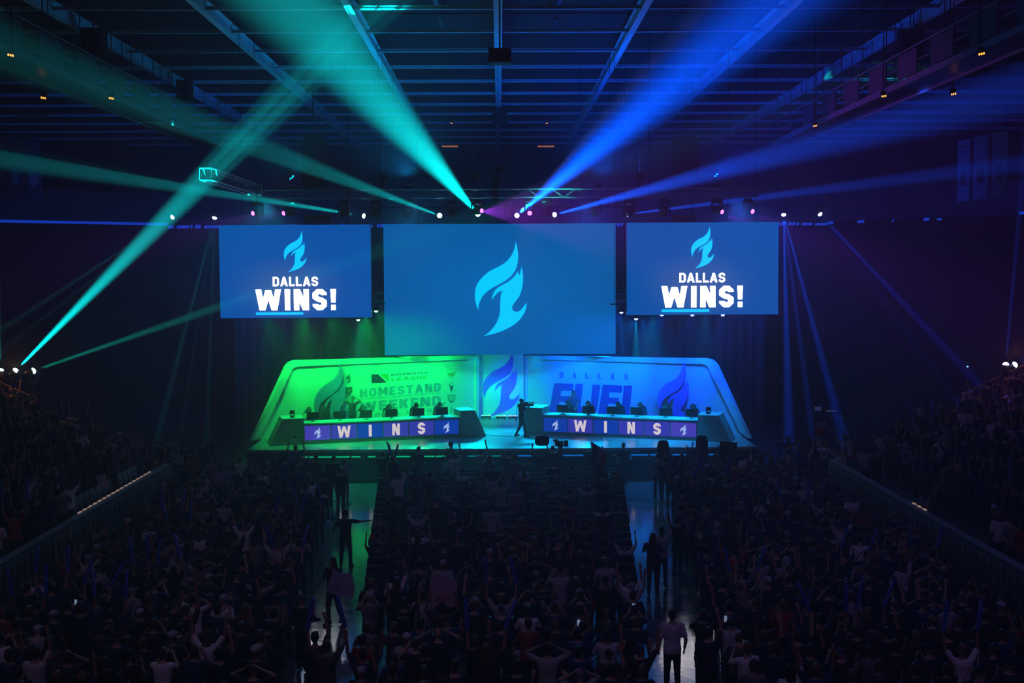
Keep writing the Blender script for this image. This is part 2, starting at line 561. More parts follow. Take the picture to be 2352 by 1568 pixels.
def glyph(ch, t, c=.12):
    """polygons of one capital, height 1, stroke t; returns (polygons, width)"""
    a = t / 2
    w = .62
    R = lambda x0, y0, x1, y1: [(x0, y0), (x1, y0), (x1, y1), (x0, y1)]
    Dg = lambda x0, y0, x1, y1, k: [(x0, y0), (x0 + k, y0), (x1 + k, y1), (x1, y1)]
    o = []
    if ch == 'I':
        return [R(0, 0, t, 1)], t
    if ch == '!':
        return [Dg(t * .12, .36, 0, 1, 0) [:1] + [(t * .92, .36), (t * 1.04, 1), (0, 1)], R(t * .1, 0, t * .95, .25)], t * 1.04
    if ch == ' ':
        return [], .35
    if ch == '-':
        return [R(0, .42, .4, .42 + t)], .4
    if ch == 'L':
        w = .55; o = [R(0, 0, t, 1), R(t, 0, w, t)]
    elif ch == 'D':
        o = strip([(a, a), (w - a - c, a), (w - a, a + c), (w - a, 1 - a - c), (w - a - c, 1 - a), (a, 1 - a)], t, True)
    elif ch in 'O0':
        o = strip([(a + c, a), (w - a - c, a), (w - a, a + c), (w - a, 1 - a - c), (w - a - c, 1 - a), (a + c, 1 - a), (a, 1 - a - c), (a, a + c)], t, True)
    elif ch == 'S':
        o = strip([(w - a, .71), (w - a, 1 - a - c), (w - a - c, 1 - a), (a + c, 1 - a), (a, 1 - a - c), (a, .5 + c * .9), (a + c, .5 + .02), (w - a - c, .5 - .02), (w - a, .5 - c * .9), (w - a, a + c), (w - a - c, a), (a + c, a), (a, a + c), (a, .29)], t)
    elif ch in 'EF':
        w = .55; o = [R(0, 0, t, 1), R(t, 1 - t, w, 1), R(t, .5 - a, w * .92, .5 + a)] + ([R(t, 0, w, t)] if ch == 'E' else [])
    elif ch == 'T':
        o = [R(0, 1 - t, w, 1), R(w / 2 - a, 0, w / 2 + a, 1 - t)]
    elif ch == 'H':
        o = [R(0, 0, t, 1), R(w - t, 0, w, 1), R(t, .5 - a, w - t, .5 + a)]
    elif ch == 'U':
        o = strip([(a, 1), (a, a + c), (a + c, a), (w - a - c, a), (w - a, a + c), (w - a, 1)], t)
    elif ch == 'C':
        o = strip([(w - a, .68), (w - a, 1 - a - c), (w - a - c, 1 - a), (a + c, 1 - a), (a, 1 - a - c), (a, a + c), (a + c, a), (w - a - c, a), (w - a, a + c), (w - a, .32)], t)
    elif ch == 'G':
        o = strip([(w - a, .7), (w - a, 1 - a - c), (w - a - c, 1 - a), (a + c, 1 - a), (a, 1 - a - c), (a, a + c), (a + c, a), (w - a - c, a), (w - a, a + c), (w - a, .5 - a), (w * .5, .5 - a)], t)
    elif ch == 'N':
        w = .66; k = t * 1.15
        o = [R(0, 0, t, 1), R(w - t, 0, w, 1), Dg(w - k, 0, 0, 1, k)]
    elif ch == 'M':
        w = .8; k = t
        o = [R(0, 0, t, 1), R(w - t, 0, w, 1), Dg(w / 2 - k / 2, .25, 0, 1, k), Dg(w / 2 - k / 2, .25, w - k, 1, k)]
    elif ch == 'W':
        w = 1.12; k = t * 1.08; h = w / 2
        o = [Dg(.17, 0, 0, 1, k), Dg(.17, 0, h - k / 2, .95, k), Dg(w - .17 - k, 0, h - k / 2, .95, k), Dg(w - .17 - k, 0, w - k, 1, k)]
    elif ch == 'V':
        w = .74; k = t * 1.1
        o = [Dg(w / 2 - k / 2, 0, 0, 1, k), Dg(w / 2 - k / 2, 0, w - k, 1, k)]
    elif ch == 'A':
        w = .74; k = t * 1.08; h = w / 2
        o = [Dg(0, 0, h - k / 2, 1, k), Dg(w - k, 0, h - k / 2, 1, k), R(.17, .2, w - .17, .2 + t * .85)]
    elif ch == '^':                      # A without its bar
        w = .8; k = t * 1.1; h = w / 2
        o = [Dg(0, 0, h - k / 2, 1, k), Dg(w - k, 0, h - k / 2, 1, k)]
    elif ch == 'K':
        k = t * 1.2; o = [R(0, 0, t, 1), Dg(t * .6, .42, w - k, 1, k), Dg(w - k, 0, t * .8, .6, k)]
    elif ch in 'RP':
        o = strip([(a, .42), (w - a - c, .42), (w - a, .42 + c), (w - a, 1 - a - c), (w - a - c, 1 - a), (a, 1 - a)], t) + [R(0, 0, t, 1)]
        if ch == 'R': o.append(Dg(w - t * 1.2, 0, w * .42, .42, t * 1.2))
    elif ch == 'Q':
        o = glyph('O', t, c)[0] + [Dg(w - t, -.08, w * .5, .3, t)]
    elif ch == 'X':
        o = [Dg(0, 0, w - t * 1.2, 1, t * 1.2), Dg(w - t * 1.2, 0, 0, 1, t * 1.2)]
    elif ch == '9':
        o = strip([(w - a, .5), (a + c, .45), (a, .45 + c), (a, 1 - a - c), (a + c, 1 - a), (w - a - c, 1 - a), (w - a, 1 - a - c), (w - a, a + c), (w - a - c, a), (a, a)], t)
    elif ch == '3':
        o = strip([(a, 1 - a), (w - a - c, 1 - a), (w - a, 1 - a - c), (w - a, .5 + c), (w - a - c, .5), (w - a, .5 - c), (w - a, a + c), (w - a - c, a), (a, a)], t) + [R(w * .35, .5 - a, w - c, .5 + a)]
    elif ch == '2':
        o = strip([(a, .72), (a, 1 - a - c), (a + c, 1 - a), (w - a - c, 1 - a), (w - a, 1 - a - c), (w - a, .55), (a, .3), (a, a), (w, a)], t)
    elif ch == '4':
        o = [R(w - t * 1.4, 0, w - t * .4, 1), R(0, .25, w, .25 + t), Dg(0, .3, w - t * 1.5, 1, t)]
    elif ch == '1':
        return [R(.12, 0, .12 + t, 1), R(0, .8, .12, .95)], .12 + t
    else:
        o = strip([(a, a), (w - a, a), (w - a, 1 - a), (a, 1 - a)], t, True)
    return o, w

def text_polys(s, h, t=.2, gap=.14, wide=1.0):
    """polygons of a line of capitals: height h, baseline y 0, centred on x 0; returns (polygons, width)"""
    x, out = 0., []
    for ch in s:
        g, w = glyph(ch, t)
        out += [[((px * wide + x) * h, py * h) for px, py in p] for p in g]
        x += w * wide + gap
    W_ = (x - gap) * h
    return [[(px - W_ / 2, py) for px, py in p] for p in out], W_

def smooth_closed(segs, n=7):
    """outline through corner tips: segs = runs of points; each run is smoothed, corners stay sharp"""
    out = []
    for run in segs:
        P = [Vector(p) for p in run]
        for i in range(len(P) - 1):
            p0 = P[i - 1] if i > 0 else P[i] * 2 - P[i + 1]
            p3 = P[i + 2] if i + 2 < len(P) else P[i + 1] * 2 - P[i]
            for k in range(n):
                s = k / n
                out.append(.5 * ((2 * P[i]) + (P[i + 1] - p0) * s + (2 * p0 - 5 * P[i] + 4 * P[i + 1] - p3) * s * s + (3 * P[i] - p0 - 3 * P[i + 1] + p3) * s ** 3))
    return [(p.x, p.y) for p in out]

_F1 = [[(1155, 72), (1178, 180), (1187, 290), (1165, 430), (1110, 530), (1030, 610), (920, 675), (800, 740), (700, 820), (640, 910), (616, 990), (612, 1055)],
       [(612, 1055), (582, 980), (565, 890), (563, 810), (580, 720), (620, 640), (690, 560), (780, 490), (900, 430), (1000, 370), (1080, 285), (1130, 180), (1155, 72)]]
_F2 = [[(1235, 430), (1252, 520), (1255, 620), (1240, 740), (1200, 850), (1150, 920), (1105, 985), (1097, 1025), (1112, 1060), (1155, 1078), (1200, 1065), (1250, 1015), (1305, 942)],
       [(1305, 942), (1300, 1010), (1275, 1085), (1220, 1170), (1130, 1255), (1000, 1330), (850, 1385), (680, 1425)],
       [(680, 1425), (760, 1370), (840, 1280), (895, 1180), (920, 1080), (925, 980), (930, 880), (945, 800), (972, 765)],
       [(972, 765), (900, 795), (845, 850), (803, 912)],
       [(803, 912), (812, 850), (840, 785), (890, 730), (960, 690), (1050, 640), (1120, 580), (1165, 520), (1187, 483)],
       [(1187, 483), (1185, 520), (1195, 545), (1212, 525), (1235, 430)]]
def flame(h, n=6):
    """the two tongues of the flame emblem, h high, centred"""
    k = h / 1353.
    f = lambda segs: [((x - 934) * k, (748 - y) * k) for x, y in smooth_closed(segs, n)]
    return [f(_F1), f(_F2)]

# ================================================================== the hall
ROOF_Z = 19.0
HANG = 19.89      # underside of the roof decking, where wires and chains end
def slab(name, c, size, m, label=None):
    o = MB().box((0, 0, 0), size).build(name, m, kind='structure')
    o.location = c
    if label: o['label'] = label; o['category'] = name.split('_')[0]
    return o

fl = slab('floor', (0, 45, -.1), (130, 130, .2), FLOORM, 'sealed grey concrete arena floor')
slab('ceiling', (0, 45, ROOF_Z + 1.0), (130, 130, .2), DECK_ROOF, 'dark roof decking above the steel beams')
slab('wall_left', (-62, 45, 9.5), (.4, 130, 19.2), BOWL)
slab('wall_right', (62, 45, 9.5), (.4, 130, 19.2), BOWL)
slab('wall_front', (0, -18, 9.5), (124, .4, 19.2), BOWL)
# far wall: flat in the middle, angled at the corners; dark bowl below, painted fascia above
bw = [(-60, 66), (-38, 92), (-27, 100), (27, 100), (38, 89), (60, 62)]
for i, (a, b) in enumerate(zip(bw, bw[1:])):
    nm = ['wall_rear_west', 'wall_corner_west', 'wall_back', 'wall_corner_east', 'wall_rear_east'][i]
    A, B = Vector((*a, 0)), Vector((*b, 0))
    u = (B - A).normalized(); n = Vector((-u.y, u.x, 0)); L = (B - A).length
    rot = Matrix((u, n, Vector((0, 0, 1)))).transposed()
    mid = (A + B) / 2
    MB().box(mid + n * .3 + Vector((0, 0, 6.5)), (L + .3, .4, 13.0), rot).build(nm, BOWL, kind='structure')
    MB().box(mid + n * .2 + Vector((0, 0, 14.2)), (L + .3, .4, 2.5), rot).build('trim_%d' % (i + 1), FASCIA, kind='structure')
    MB().box(mid + n * .5 + Vector((0, 0, 17.6)), (L + .3, .4, 4.3), rot).build(nm.replace('wall', 'wall_upper'), BOWL, kind='structure')

# LED ribbon under the fascia: solid runs near the sides, broken lettering-like dashes towards the middle
def ribbon(i, t0, t1, dz, h, solid, seed, label):
    a, b = Vector((*bw[i], 0)), Vector((*bw[i + 1], 0))
    u = (b - a).normalized(); n = Vector((-u.y, u.x, 0)); L = (b - a).length
    fr = frame(a + u * (t0 * L) - n * .06 + Vector((0, 0, 12.95 + dz)), u)
    Lr = (t1 - t0) * L
    t = empty('ribbon_display', fr(0, 0, 0), label, 'led ribbon')
    f2 = frame((0, 0, 0), u)
    r = random.Random(seed)
    if solid:
        MB().prism([(0, 0), (Lr - .05, 0), (Lr - .05, h), (0, h)], f2, .05).build('led_strip', LED_BLUE, t)
    else:
        x = 0
        while x < Lr - .6:
            d = r.uniform(.15, 1.5) if solid is None else r.uniform(.12, .6)
            d = min(d, Lr - .1 - x)
            hh = h * r.uniform(.6, 1.0)
            MB().prism([(x, 0), (x + d, 0), (x + d + .06, hh), (x + .06, hh)], f2, .05).build('led_segment', LED_BLUE, t)
            x += d + (r.uniform(.1, .5) if solid is None else r.uniform(.4, 2.6))
    return t
ribbon(0, .55, 1, -.05, .20, True, 1, 'continuous glowing blue LED ribbon at the far left of the rear wall')
ribbon(1, 0, 1, -.08, .20, True, 2, 'glowing blue LED ribbon on the left corner of the rear wall')
ribbon(2, 0, .42, -.32, .28, None, 3, 'broken blue LED dashes showing just above the left side screen')
ribbon(2, .58, 1, -.32, .28, None, 4, 'broken blue LED dashes showing just above the right side screen')
ribbon(3, 0, .75, -.22, .22, False, 5, 'sparse blue LED dots on the right corner of the rear wall')
ribbon(4, 0, .5, .0, .20, True, 6, 'continuous glowing blue LED ribbon at the far right of the rear wall')

# roof steel: lengthwise beams and cross purlins, each its own piece of structure
def ibeam(name, p, q, wdt, hgt, m=STEEL):
    p, q = Vector(p), Vector(q)
    u = (q - p).normalized(); L = (q - p).length
    s = u.cross(Vector((0, 0, 1))).normalized()
    rot = Matrix((u, s, Vector((0, 0, 1)))).transposed()
    mid = (p + q) / 2
    mb = MB()
    mb.box(Vector((0, 0, .03)), (L, wdt, .06), rot)
    mb.box(Vector((0, 0, hgt / 2)), (L, wdt * .12, hgt - .12), rot)
    mb.box(Vector((0, 0, hgt - .03)), (L, wdt, .06), rot)
    o = mb.build(name, m, kind='structure')
    o.location = mid
    return o
for i, x in enumerate((-23, -17.2, -11.3, -5.65, 0, 5.6, 11.2, 17.2, 23)):
    ibeam('ceiling_beam', (x, 24, ROOF_Z), (x, 101, ROOF_Z), .34 if x == 0 else .27, .55)
for k in range(17):
    y = 29.5 + 4.6 * k
    ibeam('ceiling_purlin', (-46, y, ROOF_Z + .18), (46, y, ROOF_Z + .18), .125, .15)
# short green / blue lit channels between the purlins, either side of the ridge
for s in (-1, 1):
    for k in range(5):
        y = 31.5 + 4.6 * k
        x = s * (2.35 if k < 5 else 2)
        ibeam('ceiling_channel', (x, y + .3, ROOF_Z + .25), (x, y + 2.2, ROOF_Z + .25), .16, .12, CHROME)

def truss_mesh(L, h=.38, d=.38, pitch=.55, r=.026):
    """box truss along +x from 0 to L, hanging below z 0"""
    m = MB()
    C4 = [(0, 0), (0, -h), (d, 0), (d, -h)]
    for y, z in C4:
        m.tube((0, y, z), (L, y, z), r, n=6)
    n = max(2, int(L / pitch))
    for i in range(n):
        x0, x1 = L * i / n, L * (i + 1) / n
        for y in (0, d):
            z0, z1 = (0, -h) if i % 2 else (-h, 0)
            m.tube((x0, y, z0), (x1, y, z1), r * .55, n=4, caps=False)
        for z in (0, -h):
            y0, y1 = (0, d) if i % 2 else (d, 0)
            m.tube((x0, y0, z), (x1, y1, z), r * .55, n=4, caps=False)
    for x in (0, L):
        for a, b in ((0, 1), (2, 3), (0, 2), (1, 3)):
            m.tube((x, *C4[a]), (x, *C4[b]), r * .8, n=5)
    return m
def truss(p, q, label, h=.38, name='lighting_truss', m=TRUSS):
    p, q = Vector(p), Vector(q)
    o = truss_mesh((q - p).length, h, h).build(name, m)
    u = (q - p).normalized()
    o.rotation_euler = (0, 0, math.atan2(u.y, u.x))
    o.location = p
    for x in ((.1, .3, .5) if (q - p).length < 1 else ()):
        MB().tube((x, h / 2, 0), (x, h / 2, HANG - p.z), .012, n=5).build('wire', BLACKM, o)
    return tag(o, label, 'truss')

pL, pR = W(566, 434, TRUSS_Y), W(1742, 434, TRUSS_Y)
TZ = (pL.z + pR.z) / 2
front_truss = truss((pL.x, TRUSS_Y, TZ), (pR.x, TRUSS_Y, TZ), 'long aluminium box truss above the screens carrying the moving heads')
truss((-10.8, 46.3, 13.0), (-10.8, 55.9, 13.0), 'short teal-lit truss running back towards the left end of the front truss', .45)
truss((W(853, 0, 60.5).x, 60.5, W(0, 677, 60.5).z), (W(884, 0, 60.5).x - .02, 60.5, W(0, 677, 60.5).z), 'green-lit stub of truss between left and centre screens', .36)
truss((W(1412, 0, 60.5).x, 60.5, W(1412, 675, 60.5).z), (W(1442, 0, 60.5).x, 60.5, W(1412, 675, 60.5).z), 'cyan-lit stub of truss between centre and right screens', .36)

# chain hoists and their motors above the front truss
for i, (px, h, lab) in enumerate([(664, .55, 'chain hoist over the left end of the front truss'), (880, .4, 'green-lit chain hoist left of the teal beam'), (1090, .4, 'chain hoist just left of the middle of the front truss'),
                          (1145, .75, 'large chain hoist over the middle of the front truss'), (1470, .4, 'chain hoist right of the blue beams'), (1640, .55, 'chain hoist over the right end of the front truss')]):
    p = W(px, 434, TRUSS_Y); x = p.x
    t = empty('chain_hoist', (x, TRUSS_Y + .19, TZ), lab, 'hoist')
    MB().tube((0, 0, .03), (0, 0, .03 + h), .03).build('hook_chain', BLACKM, t)
    MB().box((0, 0, h + .16), (.26, .2, .3)).tube((-.2, 0, h + .2), (.2, 0, h + .2), .13, n=12).build('motor', BLACKM, t, smooth=False)
    MB().tube((0, 0, h + .3), (0, 0, (HANG if i != 3 else ROOF_Z - .01) - TZ), .009, n=5).build('lift_chain', CHROME, t)
    if i == 3:
        MB().box((-.16, 0, -.1), (.28, .3, 1.1)).build('chain_bag', DRAPE, t)

# ------------------------------------------------------------------ moving heads
def lens_obj(name, r, colour, strength, parent, p, d):
    m = mat('lamp_glass_%02d_%02d_%02d' % tuple(int(99 * min(1, c)) for c in colour), emit=colour, strength=strength)
    rot = Vector(d).to_track_quat('Z', 'Y').to_matrix()
    o = MB().lathe([(r * 1.0, 0), (r * .96, r * .25), (r * .75, r * .55), (r * .4, r * .75), (.001, r * .82)], 14, (0, 0, 0), rot).build(name, m, parent, smooth=True)
    o.location = p
    return o

def moving_head(px, lit, label):
    x = W(px, 470, TRUSS_Y + .19).x
    top = TZ - .41
    t = empty('moving_head_light', (x, TRUSS_Y + .19, top), label, 'stage light', 'moving head lights under the front truss')
    MB().tube((-.12, 0, 0), (-.12, 0, -.1), .03).tube((.12, 0, 0), (.12, 0, -.1), .03).box((0, 0, -.08), (.34, .12, .04)).build('clamp', BLACKM, t)
    MB().lathe([(.12, -.10), (.24, -.12), (.27, -.17), (.25, -.22), (.14, -.26), (.02, -.27)], 18).build('base', BLACKM, t, smooth=True)
    if lit:
        lp = Vector((W(lit[0], lit[1], TRUSS_Y).x - x, -.19, W(lit[0], lit[1], TRUSS_Y).z - top))
        tgt = W(lit[2], lit[3], lit[4])
        d = (tgt - W(lit[0], lit[1], TRUSS_Y)).normalized()
    else:
        d = Vector((.06 * math.sin(px), .28, -1)).normalized()
    yk = Vector((0, 0, -.58))
    for s in (-1, 1):
        MB().box((s * .235, 0, -.5), (.06, .16, .5)).box((s * .17, 0, -.27), (.19, .18, .06)).build('yoke_arm', BLACK, t)
    rot = (-d).to_track_quat('Z', 'Y').to_matrix()
    bd = MB().lathe([(.02, .2), (.12, .19), (.165, .12), (.175, -.05), (.16, -.22), (.13, -.26), (.02, -.265)], 18, yk, rot)
    bd.build('head', BLACK, t, smooth=True)
    if lit:
        lens_obj('lens', .105, (.62, .08, 1.0), 9, t, yk + d * .27, d)
    else:
        MB().lathe([(.125, 0), (.12, -.02), (.02, -.03)], 14, yk + d * .262, rot).build('lens', mat('dark_lens', (.02, .02, .03), .08), t)
    return t
words = ['first', 'second', 'third', 'fourth', 'fifth', 'sixth', 'seventh', 'eighth', 'ninth', 'tenth', 'eleventh', 'twelfth', 'thirteenth', 'fourteenth', 'fifteenth']
for i, (px, lit) in enumerate(MOVERS):
    moving_head(px, lit, 'black moving head %s under the front truss, %s from its left end' % ('glowing purple' if lit else 'unlit', words[i]))

# ------------------------------------------------------------------ beam projectors at the lenses of BEAMS
BAR_Z = W(1000, 503, 58).z
def beam_fixture(kind, a, b, col, label):
    p, q = W(*a), W(*b)
    d = (q - p).normalized()
    t = empty('beam_projector', p, label, 'stage light', 'beam projectors on the bars and the side towers')
    rot = (-d).to_track_quat('Z', 'Y').to_matrix()
    MB().lathe([(.03, .30), (.09, .28), (.11, .2), (.115, .06), (.10, .0), (.02, -.005)], 16, (0, 0, 0), rot).build('barrel', BLACK, t, smooth=True)
    up = 1 if kind != 'floor' else -1
    MB().box((-.15, .06, up * .16), (.03, .1, .36)).box((.15, .06, up * .16), (.03, .1, .36)).box((0, .06, up * .34), (.33, .16, .06)).build('yoke', BLACKM, t)
    hot = tuple(min(1., c * .55 + .45) for c in col)
    lens_obj('lens', .12, hot, 14, t, d * .01, d)
    return t
plc = ['with the wide teal beam over the centre screen', 'with the teal beam left of the centre', 'with the teal beam over the left screen', 'with the steep teal beam at the left stand', 'with the low teal beam at the left stand',
       'cut by the left edge of the picture', 'on the side bar, farther from the left screen', 'on the side bar beside the left screen corner', 'with the wide blue beam over the centre screen', 'with the rising blue beam to the right',
       'with the low blue beam to the right', 'on the side bar beside the right screen corner', 'on the side bar, farther from the right screen', 'with the upright blue beam at the right stand', 'at the right edge above the handrail']
for (k, a, b, ang, bl, c, pw), l in zip(BEAMS, plc):
    beam_fixture(k, a, b, c, 'small round beam projector ' + l)
o = MB().box((0, 0, 0), (.12, .16, .12)).build('beacon_light', BLACK); o.location = W(2220, 843, 46) ; tag(o, 'tiny blue marker light low beside the right stand', 'stage light')
o2 = MB().ell((0, -.1, .03), (.04, .03, .03)).build('lens', mat('blue_marker', emit=(.1, .3, 1), strength=4), o)

def pipe_bar(x0, x1, y, z, label, drops):
    t = empty('lighting_bar', (x0, y, z), label, 'lighting bar')
    MB().tube((0, 0, 0), (x1 - x0, 0, 0), .03).build('pipe', BLACKM, t)
    for x in drops:
        MB().tube((x - x0, 0, 0), (x - x0, 0, HANG - z), .011, n=5).build('wire', BLACKM, t)
zz = W(1100, 481, 58.06).z
pipe_bar(W(815, 490, 58).x, W(1465, 490, 58).x, 58.06, W(1140, 494, 58).z + .37, 'black pipe above the centre screen that carries the beam projectors', (W(900, 0, 58).x, W(1400, 0, 58).x))
pipe_bar(W(380, 490, 62).x, W(515, 490, 62).x, 62.06, W(445, 498, 62).z + .37, 'black pipe left of the left screen carrying two beam projectors', (W(400, 0, 62).x, W(500, 0, 62).x))
pipe_bar(W(1785, 490, 62).x, W(1900, 490, 62).x, 62.06, W(1842, 491, 62).z + .37, 'black pipe right of the right screen carrying two beam projectors', (W(1790, 0, 62).x, W(1890, 0, 62).x))

# wash bars and their fixtures
for s, sl in ((WASH[:5], 'left'), (WASH[5:], 'right')):
    xs = [W(a[0], a[1], a[2]).x for a in s]
    zb = W(s[2][0], 716, 53.9).z + .35
    pipe_bar(min(xs) - .5, max(xs) + .4, 53.9, zb, 'black pipe under the %s side screen carrying the wash lights' % sl, (min(xs) - .3, max(xs) + .2))
    for k, a in enumerate(s):
        p = W(a[0], a[1], a[2])
        t = empty('wash_light', (p.x, 53.9, p.z), 'small %s wash light under the %s side screen, %s from the left' % ('green' if sl == 'left' else 'blue', sl, words[k]), 'stage light', 'wash lights over the booths')
        MB().lathe([(.03, .22), (.1, .2), (.12, .05), (.13, 0), (.02, .002)], 14).build('housing', BLACK, t, smooth=True)
        MB().box((-.15, 0, .15), (.02, .06, .4)).box((.15, 0, .15), (.02, .06, .4)).box((0, 0, max(.3, zb - p.z) - .02), (.32, .08, .05)).tube((0, 0, .3), (0, 0, zb - p.z), .02).build('bracket', BLACKM, t)
        c = a[5]
        lens_obj('lens', .085, tuple(min(1, x * .8 + .2) for x in c), 8, t, (0, -.02, -.01), (0, -.35, -1))

# hanging line arrays and the twin-driver boxes behind the side screens
for px0, px1, lab in ((694, 746, 'tall black line array hanging over the left screen'), (1546, 1603, 'tall black line array hanging over the right screen')):
    a, b = W(px0, 318, 62), W(px1, 430, 62)
    t = empty('speaker_array', ((a.x + b.x) / 2, 62, b.z), lab, 'loudspeaker')
    n = 9; h = (a.z - b.z) / n; wd = b.x - a.x
    for k in range(n):
        MB().box((0, .05 * k * .3, h * (k + .5)), (wd, .55, h * .93)).build('cabinet', BLACK, t)
    MB().tube((0, 0, h * n), (0, 0, HANG - b.z), .03).box((0, 0, h * n + .06), (wd * .8, .4, .1)).build('fly_frame', BLACKM, t)
for px0, px1, lab in ((700, 757, 'dark twin-driver loudspeaker above the left side screen'), (1545, 1596, 'dark twin-driver loudspeaker above the right side screen')):
    a, b = W(px0, 495, 58.5), W(px1, 511, 58.5)
    t = empty('loudspeaker', ((a.x + b.x) / 2, 58.5, b.z), lab, 'loudspeaker')
    wd, h = b.x - a.x, a.z - b.z
    MB().box((0, 0, h / 2), (wd, .5, h)).build('cabinet', BLACK, t)
    for s in (-.27, .27):
        MB().lathe([(.12, 0), (.11, -.015), (.04, -.0), (.001, -.02)], 14, (s * wd, -.255, h / 2), Matrix.Rotation(PI / 2, 3, 'X')).build('driver', mat('driver_cone', (.06, .06, .07), .5), t)
    MB().tube((-wd * .4, 0, h), (-wd * .4, 0, HANG - b.z), .012, n=5).tube((wd * .4, 0, h), (wd * .4, 0, HANG - b.z), .012, n=5).build('wire', BLACKM, t)

# ------------------------------------------------------------------ video screens
def video_screen(px0, py0, px1, py1, Y, label, words_=False, name='video_screen', mt=None, depth=.35):
    a, b = W(px0, py0, Y), W(px1, py1, Y)
    wd, h = b.x - a.x, a.z - b.z
    t = empty(name, ((a.x + b.x) / 2, Y, b.z), label, 'screen')
    MB().box((0, depth / 2 + .03, h / 2), (wd, depth, h)).build('cabinet_frame', BLACK, t)
    fr = frame((0, 0, 0), (1, 0, 0))
    MB().flat([[(-wd / 2, 0), (wd / 2, 0), (wd / 2, h), (-wd / 2, h)]], fr, 0).build('display', mt, t)
    for s in (-.35, .35):
        MB().tube((s * wd, depth * .6, h), (s * wd, depth * .6, HANG - b.z), .014, n=5).build('wire', BLACKM, t)
    k = wd / (px1 - px0)
    return t, fr, k, wd, h
S_C = screen_mat('centre_screen_picture', (0, .175, .62), (0, .135, .50), 1.0, 0.2, 3.0, 7.5, 4.6)
S_L = screen_mat('side_screen_picture', (.045, .145, .50), (0, .112, .53), 1.0, -.25, 1.35, 2.9, 1.6)
CYAN = mat('cyan_pixels', emit=(0.0, .80, 1.40), strength=1.15, sample='FRONT')
WHITEP = mat('white_pixels', emit=(1.35, 1.20, 1.17), strength=5, sample='FRONT')
# centre
t, fr, k, wd, h = video_screen(880.5, 515, 1414, 812.5, 59.5, 'large centre LED screen showing a cyan flame emblem on blue', mt=S_C)
cx, cy = (1149 - 1147.2) * k, (812.5 - 661) * k
f3 = frame((cx, 0, cy), (1, 0, 0))
MB().flat(flame(217 * k), f3, .012).build('flame_emblem', CYAN, t)
# sides
for (x0, y0, x1, y1, lab, fx, fy, dx, wx, bar) in ((502.5, 517, 853, 728.5, 'left LED screen reading Dallas wins under a cyan flame', 678, 575, 677.5, 678, (585, 695, 715.5, 721.5)),
                                               (1440, 511.5, 1787, 721.5, 'right LED screen reading Dallas wins under a cyan flame', 1613, 568, 1612.5, 1612.5, (1519.5, 1629, 709, 715))):
    t, fr, k, wd, h = video_screen(x0, y0, x1, y1, 53.3, lab, mt=S_L)
    mx = (x0 + x1) / 2
    at = lambda px, py: frame(((px - mx) * k, 0, (y1 - py) * k), (1, 0, 0))
    MB().flat(flame(95 * k), at(fx, fy), .012).build('flame_emblem', CYAN, t)
    yb = 655 if x0 < 1000 else 647.5
    P, w0 = text_polys('DALLAS', 21.5 * k, .185, .13)
    s = 105 * k / w0
    MB().flat([[(x * s, y) for x, y in p] for p in P], at(dx, yb), .012).build('lettering', WHITEP, t)
    yb = 711 if x0 < 1000 else 704.5
    P, w0 = text_polys('WINS!', 49 * k, .235, .16)
    s = 187 * k / w0
    MB().flat([[(x * s, y) for x, y in p] for p in P], at(wx, yb), .012).build('lettering', WHITEP, t)
    bx0, bx1, by0, by1 = bar
    MB().flat([[(0, 0), ((bx1 - bx0) * k, 0), ((bx1 - bx0) * k, (by1 - by0) * k), (0, (by1 - by0) * k)]], at(bx0, by1), .012).build('underline', CYAN, t)

# ================================================================== the stage
XL, XR = WZ(572, 1030, STAGE_Z).x, WZ(1745, 1030, STAGE_Z).x
Y0 = WZ(1150, 1030, STAGE_Z).y
st = empty('stage', (0, Y0, 0), 'raised stage with a tiled reflective deck and a dark front', 'stage')
MB().box((0, 0, 0), (XR - XL, 70 - Y0, .12)).build('deck', STAGEM, st).location = ((XL + XR) / 2, (70 - Y0) / 2, STAGE_Z - .06)
MB().box(((XL + XR) / 2, .35, .495), (XR - XL, .1, .98)).box(((XL + XR) / 2, (70 - Y0) / 2 + .5, .6), (XR - XL - .2, 70 - Y0 - 1.2, 1.2)).build('skirt', DRAPE, st)
MB().box(((XL + XR) / 2, .1, STAGE_Z - .20), (XR - XL, .08, .20)).build('front_panel', mat('black_stage_fascia', (.02, .02, .022), .4), st)
MB().box(((XL + XR) / 2, .16, 1.035), (XR - XL, .5, .08)).build('ledge', mat('dark_step', (.10, .10, .11), .35), st)
# LED line in the ledge, green at stage left of the picture and blue at its right, broken where the braces stand
LG, LB, LC = mat('ledge_led_green', emit=(.0, .75, .30), strength=.75), mat('ledge_led_blue', emit=(.0, .20, .85), strength=.8), mat('ledge_led_cyan', emit=(0, .5, .65), strength=.4)
for px0, px1, m in ((690, 828, LG), (845, 862, LG), (893, 942, LG), (966, 1022, LG), (1075, 1110, LC), (1115, 1150, LC), (1190, 1222, LB), (1290, 1340, LB), (1358, 1392, LB), (1442, 1508, LB), (1545, 1575, LB), (1606, 1650, LB)):
    a, b = W(px0, 1047, Y0 - .1), W(px1, 1047, Y0 - .1)
    MB().box(((a.x + b.x) / 2, -.1, 1.10), (b.x - a.x, .02, .055)).build('led_line', m, st)
for px in (834, 946, 1056, 1232, 1348, 1460, 1572):
    p = W(px, 1036, Y0)
    MB().path([(p.x - .19, .05, p.z + .08), (p.x - .16, -.02, p.z), (p.x + .16, -.02, p.z), (p.x + .19, .05, p.z + .08)], .022).build('handle', CHROME, st)

